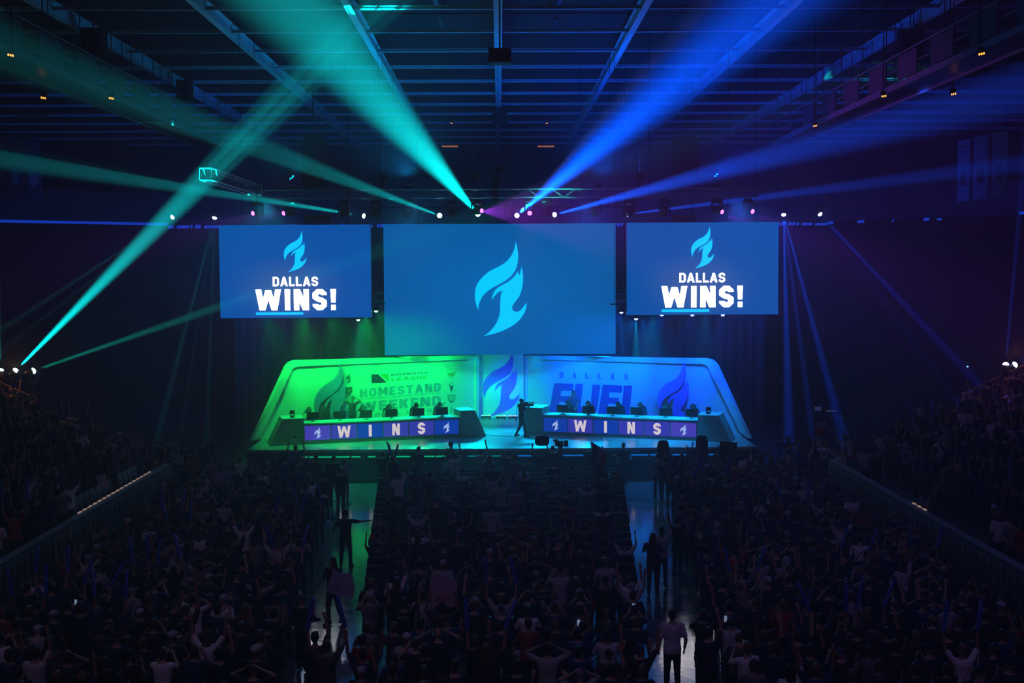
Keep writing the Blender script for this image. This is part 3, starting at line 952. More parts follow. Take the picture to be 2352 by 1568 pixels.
# back curtain
def drape(name, x0, x1, z0, z1, m, pitch=.35, amp=.07, n=None, axis='x', y=0.):
    n = n or int(abs(x1 - x0) / pitch * 6)
    mb = MB()
    rows = 5
    vs = []
    for j in range(rows + 1):
        zf = j / rows
        for i in range(n + 1):
            s = x0 + (x1 - x0) * i / n
            a = amp * math.sin(s * 2 * PI / pitch + .6 * math.sin(s * 1.7)) * (1.1 - .5 * zf)
            vs.append((s, y + a, z0 + (z1 - z0) * zf) if axis == 'x' else (y + a, s, z0 + (z1 - z0) * zf))
    fs = [(j * (n + 1) + i, j * (n + 1) + i + 1, (j + 1) * (n + 1) + i + 1, (j + 1) * (n + 1) + i) for j in range(rows) for i in range(n)]
    mb.add(vs, fs)
    o = mb.build(name, m, smooth=True)
    md = o.modifiers.new('thickness', 'SOLIDIFY'); md.thickness = .012
    return o
cx0, cx1 = W(508, 800, 68).x, W(1792, 800, 68).x
o = drape('stage_curtain', cx0, cx1, 0.0, 7.4, GREYDRAPE, .6, .09, y=71.5)
o = tag(o, 'wide pleated grey curtain hanging behind the stage and its booths', 'curtain')

# ------------------------------------------------------------------ booth walls (angled), centre panel
def wall_frame(pa, pb):
    A, B = WZ(*pa, STAGE_Z), WZ(*pb, STAGE_Z)
    u = (B - A); u.z = 0; u.normalize()
    n = u.cross(Vector((0, 0, 1)))
    def loc(px, py):
        q = WP(px, py, A, n) - A
        return (q.dot(u), q.z)
    return A, u, n, loc

def booth_wall(pa, pb, outer, inner, label):
    A, u, n, loc = wall_frame(pa, pb)
    fr = frame(A, u)
    t = empty('booth_panel', A, label, 'scenic wall')
    frl = frame((0, 0, 0), u)
    O = [loc(*p) for p in outer]; I = [loc(*p) for p in inner]
    O = [(x, max(0, z)) for x, z in O]
    I[0] = (I[0][0], max(0.05, I[0][1])); I[-1] = (I[-1][0], max(0.05, I[-1][1]))
    MB().prism(O, frl, .18).build('back_panel', WHITEWALL, t)
    ring = MB()
    for i in range(len(O) - 1):
        ring.prism([O[i], O[i + 1], I[i + 1], I[i]], lambda x, y, d=0.: frl(x, y, d + .13), .13)
    ring.prism([(O[0][0], 0), I[0], (I[-1][0], I[-1][1]), (O[-1][0], 0)], lambda x, y, d=0.: frl(x, y, d + .06), .06)
    ring.build('raised_border', WHITEWALL, t)
    return t, frl, loc, (A, u, n)

LW = booth_wall((578, 1011), (1097, 961),
                [(578, 1011), (651, 853), (657, 840), (664, 832), (676, 827), (1097, 815), (1097, 961)],
                [(598, 1000), (666, 853), (668, 848), (672, 845), (680, 841), (1090, 824.5), (1090, 958)], 'angled white booth wall lit green with homestand weekend lettering')
RW = booth_wall((1202, 957), (1723, 1006),
                [(1202, 957), (1202, 815.5), (1622, 822.5), (1632, 825), (1640, 831), (1647, 840), (1723, 1006)],
                [(1212, 955), (1212, 824), (1617, 836), (1623, 837.5), (1628, 841), (1632, 847), (1703, 993)], 'angled white booth wall lit blue with Dallas Fuel lettering')

def wall_text(Wl, s, px0, px1, pbase0, ptop0, m, name, t=.2, gap=.14, wide=1.0, lift=.004, parent=None):
    """lettering stretched between two picture columns on a booth wall, its height taken at the left end"""
    T, frl, loc, _ = Wl
    x0, zb = loc(px0, pbase0); x1, zb1 = loc(px1, pbase0)
    z1 = loc(px0, ptop0)[1]
    h = z1 - zb
    P, w0 = text_polys(s, h, t, gap, wide)
    k = (x1 - x0) / w0
    return MB().flat([[(x0 + (x + w0 / 2) * k, zb + y) for x, y in p] for p in P], frl, lift).build(name, m, parent or T)
def wall_flame(Wl, px, py_top, py_bot, m, depth, name, lift, width=1.0):
    T, frl, loc, _ = Wl
    x, zb = loc(px, py_bot); zt = loc(px, py_top)[1]
    mb = MB()
    for poly in flame(zt - zb, 5):
        mb.prism([(x + a * width, (zb + zt) / 2 + b) for a, b in poly], lambda a, b, d=0.: frl(a, b, d + lift), depth)
    return mb.build(name, m, T)
def wall_poly(Wl, pts, m, name, lift=.004):
    T, frl, loc, _ = Wl
    return MB().flat([[loc(*p) for p in q] for q in pts], frl, lift).build(name, m, T)

# left wall graphics
wall_flame(LW, 756, 836, 991, mat('teal_panel', (.08, .25, .60), .5), .14, 'flame_cutout', .30, 1.0)
MB_ = MB()
c1 = lambda x, y: (560 + x / 3.92, 800 + y / 3.92)
c2 = lambda x, y: (850 + x / 11.2, 840 + y / 11.2)
wall_poly(LW, [[c2(12, 205), c2(1515, 150), c2(1525, 410), c2(15, 470)]], mat('white_vinyl', (.92, .92, .92), .4), 'logo_plate', .003)
wall_poly(LW, [[c2(30, 218), c2(200, 211), c2(330, 330), c2(430, 432), c2(36, 448)]], DARKV, 'logo_dark_field', .006)
wall_poly(LW, [[c2(245, 208), c2(480, 200), c2(484, 430), c2(380, 330)]], LIMEV, 'logo_lime_field', .006)
wall_text(LW, 'OVERW^TCH', c2(540, 0)[0], c2(1475, 0)[0], c2(0, 262)[1], c2(0, 205)[1], DARKV, 'logo_lettering', .2, .16, 1.3, .007)
wall_text(LW, 'LE^GUE', c2(540, 0)[0], c2(1475, 0)[0], c2(0, 398)[1], c2(0, 306)[1], LIMEV, 'logo_lettering', .24, .16, 1.3, .007)
wall_text(LW, 'HOMESTAND', 826.5, 1012.5, 913, 892.5, NAVY, 'lettering', .23, .14)
wall_text(LW, 'WEEKEND', 826, 1012.5, 946, 923.5, NAVY, 'lettering', .22, .14)
wall_text(LW, 'DALLAS', 862, 992, 957, 948.5, NAVY, 'lettering', .2, .7)
T_, frl_, loc_, _w = LW
xa, za = loc_(826.5, 917.5); xb = loc_(1012.5, 908)[0]
MB().flat([[(xa, za), (xb, za), (xb, za + .035), (xa, za + .035)]], frl_, .004).build('rule_line', NAVY, T_)
# small crests beside the lettering
wall_flame(LW, 800, 857, 881, DARKV, .005, 'crest_flame', .009)
p = c1(943, 382)
wall_poly(LW, [[(p[0] - 8, p[1] - 8), (p[0] + 8, p[1] - 9), (p[0] + 9, p[1] + 1), (p[0] + 4, p[1] + 8), (p[0], p[1] + 10), (p[0] - 4, p[1] + 8), (p[0] - 9, p[1] + 1)]], DARKV, 'crest_shield', .005)
wall_poly(LW, [[(p[0] - 5, p[1] - 4), (p[0] + 5, p[1] - 5), (p[0] + 5, p[1] + 1), (p[0], p[1] + 6), (p[0] - 5, p[1] + 1)]], LIMEV, 'crest_field', .008)
wall_poly(LW, [[c2(1970, 120), c2(2020, 190), c2(2050, 170), c2(2090, 160), c2(2140, 170), c2(2170, 170), c2(2220, 110), c2(2180, 230), c2(2110, 330), c2(2140, 250), c2(2090, 280), c2(2050, 245), c2(2075, 330), c2(2000, 220)]], LIMEV, 'crest_wings', .005)
wall_poly(LW, [[c2(2010, 485), c2(2050, 480), c2(2085, 520), c2(2130, 500), c2(2170, 475), c2(2140, 520), c2(2105, 655), c2(2075, 655), c2(2050, 530)]], DARKV, 'crest_horns', .005)
wall_poly(LW, [[c2(2090, 400), c2(2103, 432), c2(2125, 435), c2(2108, 455), c2(2115, 478), c2(2090, 465), c2(2065, 480), c2(2072, 455), c2(2055, 438), c2(2078, 433)]], LIMEV, 'crest_star', .005)
wall_poly(LW, [[c2(1990, 755), c2(2090, 735), c2(2197, 750), c2(2185, 850), c2(2150, 910), c2(2097, 962), c2(2035, 915), c2(2000, 850)]], DARKV, 'crest_shield', .005)
wall_poly(LW, [[c2(2006, 770), c2(2090, 750), c2(2180, 765), c2(2168, 845), c2(2135, 900), c2(2055, 902), c2(2015, 845)]], GREYV, 'crest_field', .008)
p = c2(2090, 1130)
wall_poly(LW, [[c2(2060, 1080), c2(2135, 1045), c2(2100, 1090), c2(2130, 1085), c2(2080, 1160), c2(2145, 1130), c2(2100, 1200), c2(2062, 1215), c2(2075, 1140)]], NAVY, 'crest_mark', .005)
# right wall graphics
d2 = lambda x, y: (1080 + x / 3.564, 800 + y / 3.564)
T_, frl_, loc_, _w = RW
for x, ch in ((748, 'D'), (854, 'A'), (958, 'L'), (1062, 'L'), (1167, 'A'), (1277, 'S')):
    yb = 241 + (x - 748) * .028
    a = d2(x - 17, yb + 1); b = d2(x + 17, yb)
    wall_text(RW, ch, a[0], b[0], a[1], a[1] - 14, VIOLET, 'lettering', .26)
FUELM = mat('deep_blue_vinyl', (.02, .045, .46), .5, var=.05)
def big(pts):
    return [d2(*p) for p in pts]
wall_poly(RW, [big([(690, 283), (840, 288), (848, 296), (840, 347), (745, 345), (738, 390), (822, 392), (815, 438), (733, 436), (689, 592), (631, 590)])], FUELM, 'letter')
wall_poly(RW, [big([(862, 296), (870, 288), (925, 291), (905, 470), (925, 500), (970, 502), (985, 480), (1000, 300), (1006, 295), (1060, 297), (1066, 305), (1040, 500), (1015, 545), (880, 540), (835, 505)])], FUELM, 'letter')
wall_poly(RW, [big([(1085, 302), (1090, 296), (1240, 302), (1247, 310), (1238, 362), (1142, 358), (1136, 402), (1220, 405), (1214, 452), (1130, 450), (1112, 545), (1212, 550), (1203, 606), (1035, 600)])], FUELM, 'letter')
wall_poly(RW, [big([(1258, 309), (1265, 302), (1327, 304), (1300, 558), (1400, 563), (1392, 614), (1228, 608)])], FUELM, 'letter')
wall_flame(RW, 1554, 832, 988, mat('purple_panel', (.85, .24, .95), .5), .14, 'flame_cutout', .30, 1.0)

# centre panel between the walls
yc = min(LW[3][0].y + 0, 63.3)
a, b = WZ(1094, 962, STAGE_Z), WZ(1204, 958, STAGE_Z)
yc = (a.y + b.y) / 2 + .12
a, b = W(1096, 960, yc), W(1203, 960, yc)
zt = W(1150, 808, yc).z - STAGE_Z
t = empty('centre_panel', ((a.x + b.x) / 2, yc, STAGE_Z), 'blue-lit panel with a purple flame between the two booth walls', 'scenic wall')
wd = b.x - a.x
MB().box((0, .1, zt / 2), (wd, .16, zt)).build('panel', WHITEWALL, t)
kk = wd / 107.
fx, fz = W(1151, 881, yc).x - t.location.x, W(1151, 881, yc).z - STAGE_Z
frc = frame((fx, .015, fz), (1, 0, 0))
mb = MB()
for poly in flame(150 * kk, 5):
    mb.flat([[(x * 1.02, y) for x, y in poly]], frc, .004)
mb.build('flame_print', mat('purple_print', (.75, .12, .90), .5), t)
spot('panel_lamp', (.0, yc - 1.3, STAGE_Z + 3.1), (fx + t.location.x, yc, STAGE_Z + 2.2), 80, .9, (.0, .16, 1), 45)

# LED battens on the deck
def batten(px0, px1, pyb, cols, label, Y=None):
    p, q = WZ(px0, pyb, STAGE_Z), WZ(px1, pyb, STAGE_Z)
    wd = q.x - p.x
    t = empty('led_batten', ((p.x + q.x) / 2, (p.y + q.y) / 2, STAGE_Z), label, 'stage light', 'LED battens on the stage deck')
    MB().box((0, 0, .12), (wd, .14, .13)).build('housing', BLACK, t)
    MB().box((-wd * .3, 0, .03), (.06, .16, .06)).box((wd * .3, 0, .03), (.06, .16, .06)).build('foot', BLACKM, t)
    n = len(cols)
    for i, c in enumerate(cols):
        m = mat('diode_%02d_%02d_%02d' % tuple(int(99 * x) for x in c), emit=c, strength=3.2)
        MB().ell((wd * ((i + .5) / n - .5), -.05, .19), (wd / n * .36, .04, .035), 8, 5).build('diode', m, t)
G_, Bv, Vv = (.15, 1, .5), (.35, .45, 1), (.6, .45, 1)
batten(1105, 1128, 962, [G_] * 8, 'LED batten with green diodes, left of the three by the centre panel')
batten(1139, 1163, 963, [G_] * 5 + [(.4, .8, .9)] * 3, 'LED batten with green to white diodes, middle of the three')
batten(1167, 1189, 963, [Vv, Bv, Vv, Bv, Bv, Vv, Bv], 'LED batten with violet diodes beside the camera operator')
batten(616, 628, 1006, [G_] * 4, 'LED batten at the outer foot of the green booth wall')
batten(1673, 1686, 1001, [(.8, .85, 1)] * 3, 'LED batten at the outer foot of the blue booth wall')
for px, c in ((1117, (0, .9, .5)), (1151, (0, .7, .9)), (1178, (.1, .3, 1))):
    p = WZ(px, 963, STAGE_Z)
    spot('batten_lamp', p + Vector((0, -.1, .25)), Vector((p.x, yc, STAGE_Z + 2.4)), 60, .8, c, 60)

# ------------------------------------------------------------------ player desks
def desk(g0, g1, zl0, topz, disp, disp_n, e0, e1, label, letters, inner_end, tall, cols, wedge_px):
    A, u, n, loc = wall_frame(g0, g1)
    t = empty('player_desk', A, label, 'desk')
    frl = frame((0, 0, 0), u)
    x0, x1 = loc(*g0)[0], loc(*g1)[0]
    H = topz
    s0, s1 = loc(*e0)[0], loc(*e1)[0]
    dp = 1.0
    MB().prism([(x0, 0), (x1, 0), (x1, H - .05), (x0, H - .05)], frl, .12).build('front_panel', GREYFACE, t)
    MB().prism([(x0 - .01, H - .05), (x1 + .01, H - .05), (x1 + .01, H), (x0 - .01, H)], lambda a, b, d=0.: frl(a, b, d + .03), dp).build('desk_top', WHITETOP, t)
    MB().prism([(x0, 0), (x1, 0), (x1, .10), (x0, .10)], lambda a, b, d=0.: frl(a, b, d - .06), .5).build('plinth', BLACK, t)
    # end blocks: sloping outer faces
    for side, (xa, xb, hh) in (('l', (s0, x0, tall[0])), ('r', (x1, s1, tall[1]))):
        out = .42 * (1 if side == 'l' else 1)
        top_in = (xa + (xb - xa) * wedge_px[0 if side == 'l' else 1])
        if side == 'l':
            poly = [(xa, 0), (xb, 0), (xb, hh), (top_in, hh)]
        else:
            poly = [(xa, 0), (xb, 0), (top_in, hh), (xa, hh)]
        o = MB().prism(poly, lambda a, b, d=0.: frl(a, b, d + .06), dp + .25).build('end_block', GREYFACE, t)
        xs = [p[0] for p in poly if p[1] > 0]
        MB().prism([(min(xs), hh), (max(xs), hh), (max(xs), hh + .02), (min(xs), hh + .02)], lambda a, b, d=0.: frl(a, b, d + .06), dp + .25).build('end_block_top', WHITETOP, t)
    # six displays with one sign each
    d0, d1 = loc(*disp[0]), loc(*disp[1])
    zb, zt_ = d0[1], loc(disp[0][0], disp[2])[1]
    pitch = (d1[0] - d0[0]) / 5.565
    wdt = pitch * .905 * .985
    for i in range(disp_n):
        xx = d0[0] + pitch * i * 1.0 * (d1[0] - d0[0] - wdt) / (5 * pitch) if False else d0[0] + (d1[0] - d0[0] - wdt) * i / 5
        m = screen_mat('desk_display_%s%d' % (label[0:5], i), cols[i][0], cols[i][1], 1.0, xx + wdt / 2, (zb + zt_) / 2, 50, 50) if False else mat('desk_picture_%d_%d' % (int(cols[i][0] * 100), int(cols[i][2] * 100)), emit=cols[i], strength=1.0)
        dd = MB().prism([(xx, zb), (xx + wdt, zb), (xx + wdt, zt_), (xx, zt_)], lambda a, b, d=0.: frl(a, b, d + .02), .02).build('display', m, t)
        ft = lambda a, b, d=0., xx=xx: frl(xx + wdt / 2 + a, (zb + zt_) / 2 + b, d + .026)
        hh = zt_ - zb
        if letters[i] == '*':
            MB().flat(flame(hh * .82), ft, 0).build('flame_emblem', mat('pale_blue_pixels', emit=(.45, .62, 1.0), strength=1.15), dd)
        else:
            P, w0 = text_polys(letters[i], hh * .84, {'W': .21, 'I': .25, 'N': .22, 'S': .24}[letters[i]], .1)
            kx = {'W': 1.0, 'I': 1.0, 'N': 1.0, 'S': 1.05}[letters[i]]
            MB().flat([[(x * kx, y - hh * .42) for x, y in p] for p in P], ft, 0).build('lettering', mat('warm_white_pixels', emit=(.95, .80, .84), strength=1.0), dd)
    return t, frl, loc, (A, u, n), (x0, x1)
VIO, INB, MID = (.075, .045, .60), (.004, .035, .50), (.045, .030, .52)
LD = desk((698, 1020.6), (1057, 1004), 0, .95, ((700.5, 1011), (1053, 992), 978.5), 6, (619, 1023), (1116, 996), 'left player desk with six displays spelling wins under green light', '*WINS*', 'r', (1.17, 1.22), [VIO, MID, INB, MID, MID, INB], (.38, .58))
RD = desk((1245.5, 998), (1603, 1012.5), 0, .95, ((1249, 990), (1599, 1006), 959), 6, (1204, 995), (1681, 1020), 'right player desk with six displays spelling wins under blue light', '*WINS*', 'l', (1.25, 1.17), [INB, MID, INB, MID, MID, VIO], (.06, .62))

# housings of the added roof up-lights
for i, (x, c, pw) in enumerate(UPS):
    t = empty('roof_fill_light', (x, 56.5, TZ + .02), 'small added up-light on top of the front truss, %s from the left' % words[i], 'stage light')
    MB().box((0, 0, .1), (.3, .22, .2)).build('housing', BLACK, t)
    MB().box((0, 0, .205), (.24, .16, .01)).build('lens', mat('fill_uplight_glass', emit=(.05, .2, .6), strength=.5), t)

# ================================================================== side stands
def terrace(s, side):
    Z0, DX, DZ, N = 1.0, .85, .35, 12
    for k in range(N):
        o = MB().box((0, 0, 0), (DX, 32, Z0 + DZ * k)).build('floor_terrace_%s' % side, CONC, kind='structure')
        o.location = (s * (12.9 + DX * (k + .5)), 30.5, (Z0 + DZ * k) / 2)
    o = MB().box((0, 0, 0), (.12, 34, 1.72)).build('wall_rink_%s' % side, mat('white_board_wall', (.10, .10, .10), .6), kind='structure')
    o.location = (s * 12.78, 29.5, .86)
    o = MB().box((0, 0, 0), (.22, 34, .06)).build('trim_%s' % side, mat('rail_cap', (.30, .32, .34), .35), kind='structure')
    o.location = (s * 12.76, 29.5, 1.75)
    d = drape('pipe_drape', 20, 46.4, 0.03, 1.70, mat('floor_level_drape', (.10, .10, .085), .9, var=.2), .42, .05, axis='y', y=s * 12.6)
    tag(d, 'pleated dark drape hung along the foot of the %s stand' % side, 'drape')
terrace(-1, 'left'); terrace(1, 'right')
# lit nosing dashes along the front of the left stand, a few on the right
def nosing(s, y0, y1, label, st):
    mb = MB()
    y = y0
    while y < y1:
        mb.box((0, y, 0), (.07, .26, .02)); y += .46
    o = mb.build('edge_light_strip', mat('nosing_light', emit=(.75, .50, .42), strength=st * .8))
    o.location = (s * 12.86, 0, 1.79)
    tag(o, label, 'edge light')
nosing(-1, 37.0, 44.6, 'dashed warm edge light below the empty seats of the left stand', .55)
nosing(1, 36.5, 37.8, 'short dashed edge light on the front of the right stand', .3)

def stadium_seat(x, y, z, s, label):
    t = empty('stadium_seat', (x, y, z), label, 'seat', 'empty fold-up seats in the front row of the left stand')
    t.rotation_euler = (0, 0, -s * PI / 2)
    rot = Matrix.Rotation(-.14, 3, 'X')
    MB().box((0, -.2, .58), (.50, .06, .74), rot).build('backrest', SEATBLUE, t)
    MB().box((0, -.08, .62), (.43, .07, .40), Matrix.Rotation(.12, 3, 'X')).build('seat', SEATBLUE, t)
    MB().box((-.24, -.12, .3), (.04, .3, .6)).box((.24, -.12, .3), (.04, .3, .6)).build('stanchion', BLACKM, t)
for i in range(13):
    stadium_seat(-13.72, 37.9 + .58 * i, 1.0, -1, 'empty fold-up seat in the left front row, %s from its stage end' % words[12 - i])

def handrail(pts, z_low, label, posts):
    t = empty('handrail', pts[0], label, 'handrail')
    P = [Vector(p) - Vector(pts[0]) for p in pts]
    for k, dz in enumerate((0, -.32, -.62)):
        MB().path([p + Vector((0, 0, dz)) for p in P], .03 if k == 0 else .018).build('top_rail' if k == 0 else 'mid_rail', RAILM, t)
    for f in posts:
        q = P[0].lerp(P[-1], f)
        MB().tube(q, q + Vector((0, 0, -1.0)), .022).build('post', RAILM, t)
a, b = W(-30, 864, 46.2), W(86, 916, 46.2)
handrail([a, b], 0, 'dim orange-lit stair handrail at the top of the left stand', (.02, .5, .98))
a, b = W(2205, 908, 46.2), W(2385, 822, 46.2)
handrail([a, b], 0, 'orange-lit stair handrail at the top of the right stand', (.0, .25, .5, .75, 1))
for s, px, py, lab in ((-1, 75, 945, 'left'), (1, 2290, 900, 'right')):
    p = W(px, py, 46.5)
    o = MB().prism([(-1.6, -2.2), (1.6, -2.2), (1.6 if s < 0 else 1.6, -.6 if s < 0 else .75), (-1.6, .75 if s < 0 else -.6)], frame((0, 0, 0), (1, 0, 0)), .15).build('wall_stair_%s' % lab, mat('orange_lit_stair_wall', (.42, .22, .08), .8, var=.2), kind='structure')  # concrete wall; the orange light on it is put into the colour
    o.location = p

# ================================================================== people
def remeshed(mb, voxel, name, smooth=2, dec=None):
    me = mb.mesh('tmp', fix=True)
    o = bpy.data.objects.new('tmp', me)
    COL.objects.link(o)
    r = o.modifiers.new('r', 'REMESH'); r.mode = 'VOXEL'; r.voxel_size = voxel
    if smooth:
        s = o.modifiers.new('s', 'SMOOTH'); s.factor = .5; s.iterations = smooth
    if dec:
        d = o.modifiers.new('d', 'DECIMATE'); d.ratio = dec
    dg = bpy.context.evaluated_depsgraph_get()
    out = bpy.data.meshes.new_from_object(o.evaluated_get(dg))
    bpy.data.objects.remove(o); bpy.data.meshes.remove(me)
    out.name = name
    out.shade_smooth()
    return out

V = Vector
def hand(mb, wr, d, nrm, sgn, curl=.35, spread=1.):
    """palm, four unequal bent fingers and a thumb; d along the hand, nrm out of the palm"""
    d = V(d).normalized(); nrm = V(nrm); nrm = (nrm - d * nrm.dot(d)).normalized(); s = d.cross(nrm) * sgn
    mb.capsule(wr, wr + d * .085, .026, .038, flat=(nrm, .5))
    for k, (o, L) in enumerate(((-.030, .066), (-.010, .076), (.010, .072), (.029, .056))):
        b = wr + d * .095 + s * o
        d1 = (d + s * o * 5 * spread + nrm * curl * .5).normalized()
        m = b + d1 * L * .55
        d2 = (d1 + nrm * curl).normalized()
        mb.capsule(b - d * .02, m, .0095, .009, 7, 2)
        mb.capsule(m, m + d2 * L * .5, .009, .0075, 7, 2)
    b = wr + d * .03 - s * .028
    m = b + (d * .6 - s * .8 + nrm * .3).normalized() * .045
    mb.capsule(b, m, .012, .0105, 7, 2)
    mb.capsule(m, m + (d * .9 - s * .3 + nrm * .4).normalized() * .032, .0105, .009, 7, 2)

POSES = {
    # elbow, wrist for right (+x) and left (-x); hand normal hints; legs; lean
    'idle':   dict(R=((.27, -.04, 1.14), (.27, .10, .91)), L=((-.27, -.04, 1.14), (-.26, .08, .91))),
    'clap':   dict(R=((.29, .10, 1.20), (.08, .34, 1.34)), L=((-.29, .10, 1.20), (-.08, .34, 1.34)), up=1),
    'cheer':  dict(R=((.34, .05, 1.66), (.36, .10, 1.93)), L=((-.34, .05, 1.66), (-.36, .08, 1.93)), up=1),
    'raised': dict(R=((.26, .06, 1.72), (.20, .10, 1.98)), L=((-.28, -.03, 1.15), (-.24, .16, .95)), up=1),
    'phone':  dict(R=((.28, .16, 1.33), (.10, .34, 1.52)), L=((-.28, .16, 1.33), (-.10, .34, 1.52)), up=1),
    'hold':   dict(R=((.36, .10, 1.58), (.30, .16, 1.84)), L=((-.36, .10, 1.58), (-.30, .16, 1.84)), up=1),
    'hips':   dict(R=((.40, -.10, 1.20), (.21, .02, 1.02)), L=((-.40, -.10, 1.20), (-.21, .02, 1.02))),
    'head':   dict(R=((.42, .02, 1.56), (.15, -.02, 1.70)), L=((-.42, .02, 1.56), (-.15, -.02, 1.70)), up=1),
    'spread': dict(R=((.46, .02, 1.40), (.70, .08, 1.42)), L=((-.34, -.06, 1.20), (-.40, .10, 1.02)), legs=(((.13, .02, .48), (.15, -.02, .08)), ((-.13, .0, .48), (-.17, .03, .08)))),
    'carry':  dict(R=((.30, .02, 1.14), (.30, .24, 1.10)), L=((-.30, .02, 1.14), (-.30, .24, 1.10)), up=1, legs=(((.10, .10, .49), (.11, .06, .08)), ((-.10, -.06, .49), (-.11, -.22, .12)))),
    'seated': dict(R=((.28, .14, 1.16), (.16, .36, 1.10)), L=((-.28, .14, 1.16), (-.16, .36, 1.10)), dz=-.43, legs=(((.12, .46, .50), (.13, .44, .08)), ((-.12, .46, .50), (-.13, .44, .08))), lean=.06),
    'typing': dict(R=((.27, .10, 1.17), (.16, .40, 1.20)), L=((-.27, .10, 1.17), (-.20, .38, 1.20)), dz=-.40, legs=(((.12, .46, .50), (.13, .44, .08)), ((-.12, .46, .50), (-.13, .44, .08))), lean=.12),
    'seatcheer': dict(R=((.33, .05, 1.66), (.30, .10, 1.93)), L=((-.33, .05, 1.66), (-.30, .08, 1.93)), dz=-.43, up=1, legs=(((.12, .46, .50), (.13, .44, .08)), ((-.12, .46, .50), (-.13, .44, .08)))),
    'shoulder': dict(R=((.22, .20, 1.26), (.14, .38, 1.46)), L=((-.24, .22, 1.24), (-.02, .44, 1.42)), up=1, legs=(((.11, .12, .49), (.14, .16, .08)), ((-.11, -.02, .49), (-.14, -.22, .09)))),
    'chin':   dict(R=((.26, .16, 1.22), (.06, .17, 1.46)), L=((-.27, .14, 1.16), (-.20, .38, .98)), up=1, lean=.16),
}
SH = 1.42
PEOPLE = {}
def pose_meshes(name, voxel=.0135, low=False):
    p = POSES[name]
    dz = p.get('dz', 0); lean = p.get('lean', 0.)
    body, shirt, trs, shoe = MB(), MB(), MB(), MB()
    piv = V((0, 0, .95))
    Rl = Matrix.Rotation(-lean, 3, 'X')
    T = lambda q: piv + Rl @ (V(q) - piv) + V((0, 0, dz))      # torso frame
    torso = [(.86, .13, .10, 0), (.92, .162, .118, 0), (.98, .165, .118, 0), (1.06, .148, .108, .005), (1.15, .148, .108, .008), (1.26, .168, .122, .006), (1.36, .178, .122, -.002), (1.43, .160, .098, -.006), (1.475, .09, .07, -.004), (1.50, .05, .05, 0)]
    def loft_to(mb, prof, n=18):
        mb.rings([[T((rx * math.cos(2 * PI * j / n), y + ry * math.sin(2 * PI * j / n), z)) for j in range(n)] for z, rx, ry, y in prof])
    loft_to(body, torso)
    body.capsule(T((0, -.005, 1.45)), T((0, .008, 1.56)), .056, .052)
    # head
    hc = T((0, .015, 1.645))
    MH = Matrix.Translation(hc) @ Rl.to_4x4()
    H = lambda q: hc + Rl @ V(q)
    body.ell(H((0, -.008, .012)), (.076, .097, .108), rot=Rl)
    body.ell(H((0, .022, -.055)), (.056, .066, .064), rot=Rl)
    body.capsule(H((0, .088, .01)), H((0, .110, -.022)), .009, .014)
    body.capsule(H((-.034, .078, .026)), H((.034, .078, .026)), .013)           # brow
    body.capsule(H((-.020, .082, -.058)), H((.020, .082, -.058)), .0085)        # lips
    body.ell(H((0, .068, -.10)), (.024, .022, .018), rot=Rl)                     # chin
    for s in (-1, 1):
        body.ell(H((s * .079, -.005, -.008)), (.011, .022, .032), rot=Rl)
        body.ell(H((s * .040, .060, -.025)), (.022, .022, .020), rot=Rl)
    hands = []
    for key, s in (('R', 1), ('L', -1)):
        sh = T((s * .185, -.005, SH)); el = V(p[key][0]) + V((0, 0, dz)); wr = V(p[key][1]) + V((0, 0, dz))
        if lean:
            el, wr = T(p[key][0]), T(p[key][1])
        body.ell(sh, (.062, .06, .062))
        body.capsule(T((s * .12, -.01, 1.40)), sh, .07, .058)
        body.capsule(sh, el, .050, .038); body.capsule(el, wr, .040, .026)
        d = (wr - el).normalized()
        hd = d
        if name in ('clap',): hd = V((-s * .25, .35, .9)).normalized()
        if name in ('typing', 'seated'): hd = V((-s * .2, 1, -.15)).normalized()
        if name == 'hips': hd = V((-s * .3, .9, -.4)).normalized()
        nrm = V((-s, 0, 0)) if name in ('clap', 'head', 'idle', 'spread') else V((0, 1, 0))
        if name in ('typing', 'seated'): nrm = V((0, 0, -1))
        if abs(nrm.dot(hd)) > .85: nrm = V((0, .3, 1))
        if not low:
            hand(body, wr, hd, nrm, s, .5 if name in ('hold', 'carry', 'phone') else .25)
        else:
            body.capsule(wr, wr + hd * .14, .032, .026)
        hands.append((wr + hd * .09, hd))
        ssl = sh.lerp(el, .72)
        shirt.capsule(T((s * .11, -.01, 1.395)), sh, .085, .072)
        shirt.capsule(sh, ssl, .068, .062)
    sp = [(z, rx + .022, ry + .022, y) for z, rx, ry, y in torso if .9 < z < 1.46]
    sp[0] = (.86 if dz == 0 else .90, .186, .146, 0)
    sp.append((1.462, .125, .098, -.004))
    loft_to(shirt, sp)
    legs = p.get('legs', (((.105, .015, .49), (.115, -.01, .085)), ((-.105, .015, .49), (-.115, -.01, .085))))
    for (kn, an), s in zip(legs, (1, -1)):
        hip = V((s * .088, 0, .90 + dz)); kn, an = V(kn), V(an)
        body.capsule(hip, kn, .086, .055); body.capsule(kn, an, .056, .036)
        trs.capsule(hip, kn, .098, .070); trs.capsule(kn, an + V((0, 0, .0)), .070, .056)
        fd = V((s * .25, 1, 0)).normalized()
        body.capsule(an + V((0, 0, -.03)), an + fd * .14 + V((0, 0, -.045)), .040, .03)
        shoe.capsule(an + V((0, 0, -.032)) - fd * .05, an + fd * .16 + V((0, 0, -.042)), .048, .040)
    loft_to(trs, [(.80, .12, .10, 0), (.86, .175, .132, 0), (.94, .178, .132, 0), (1.0, .165, .122, 0)])
    v = voxel
    if low:
        allm = [remeshed(body, .030, 'b', 1, .45), remeshed(shirt, .034, 's', 1, .45), remeshed(trs, .034, 't', 1, .45)]
        return dict(low=allm, MH=MH, hands=hands, dz=dz)
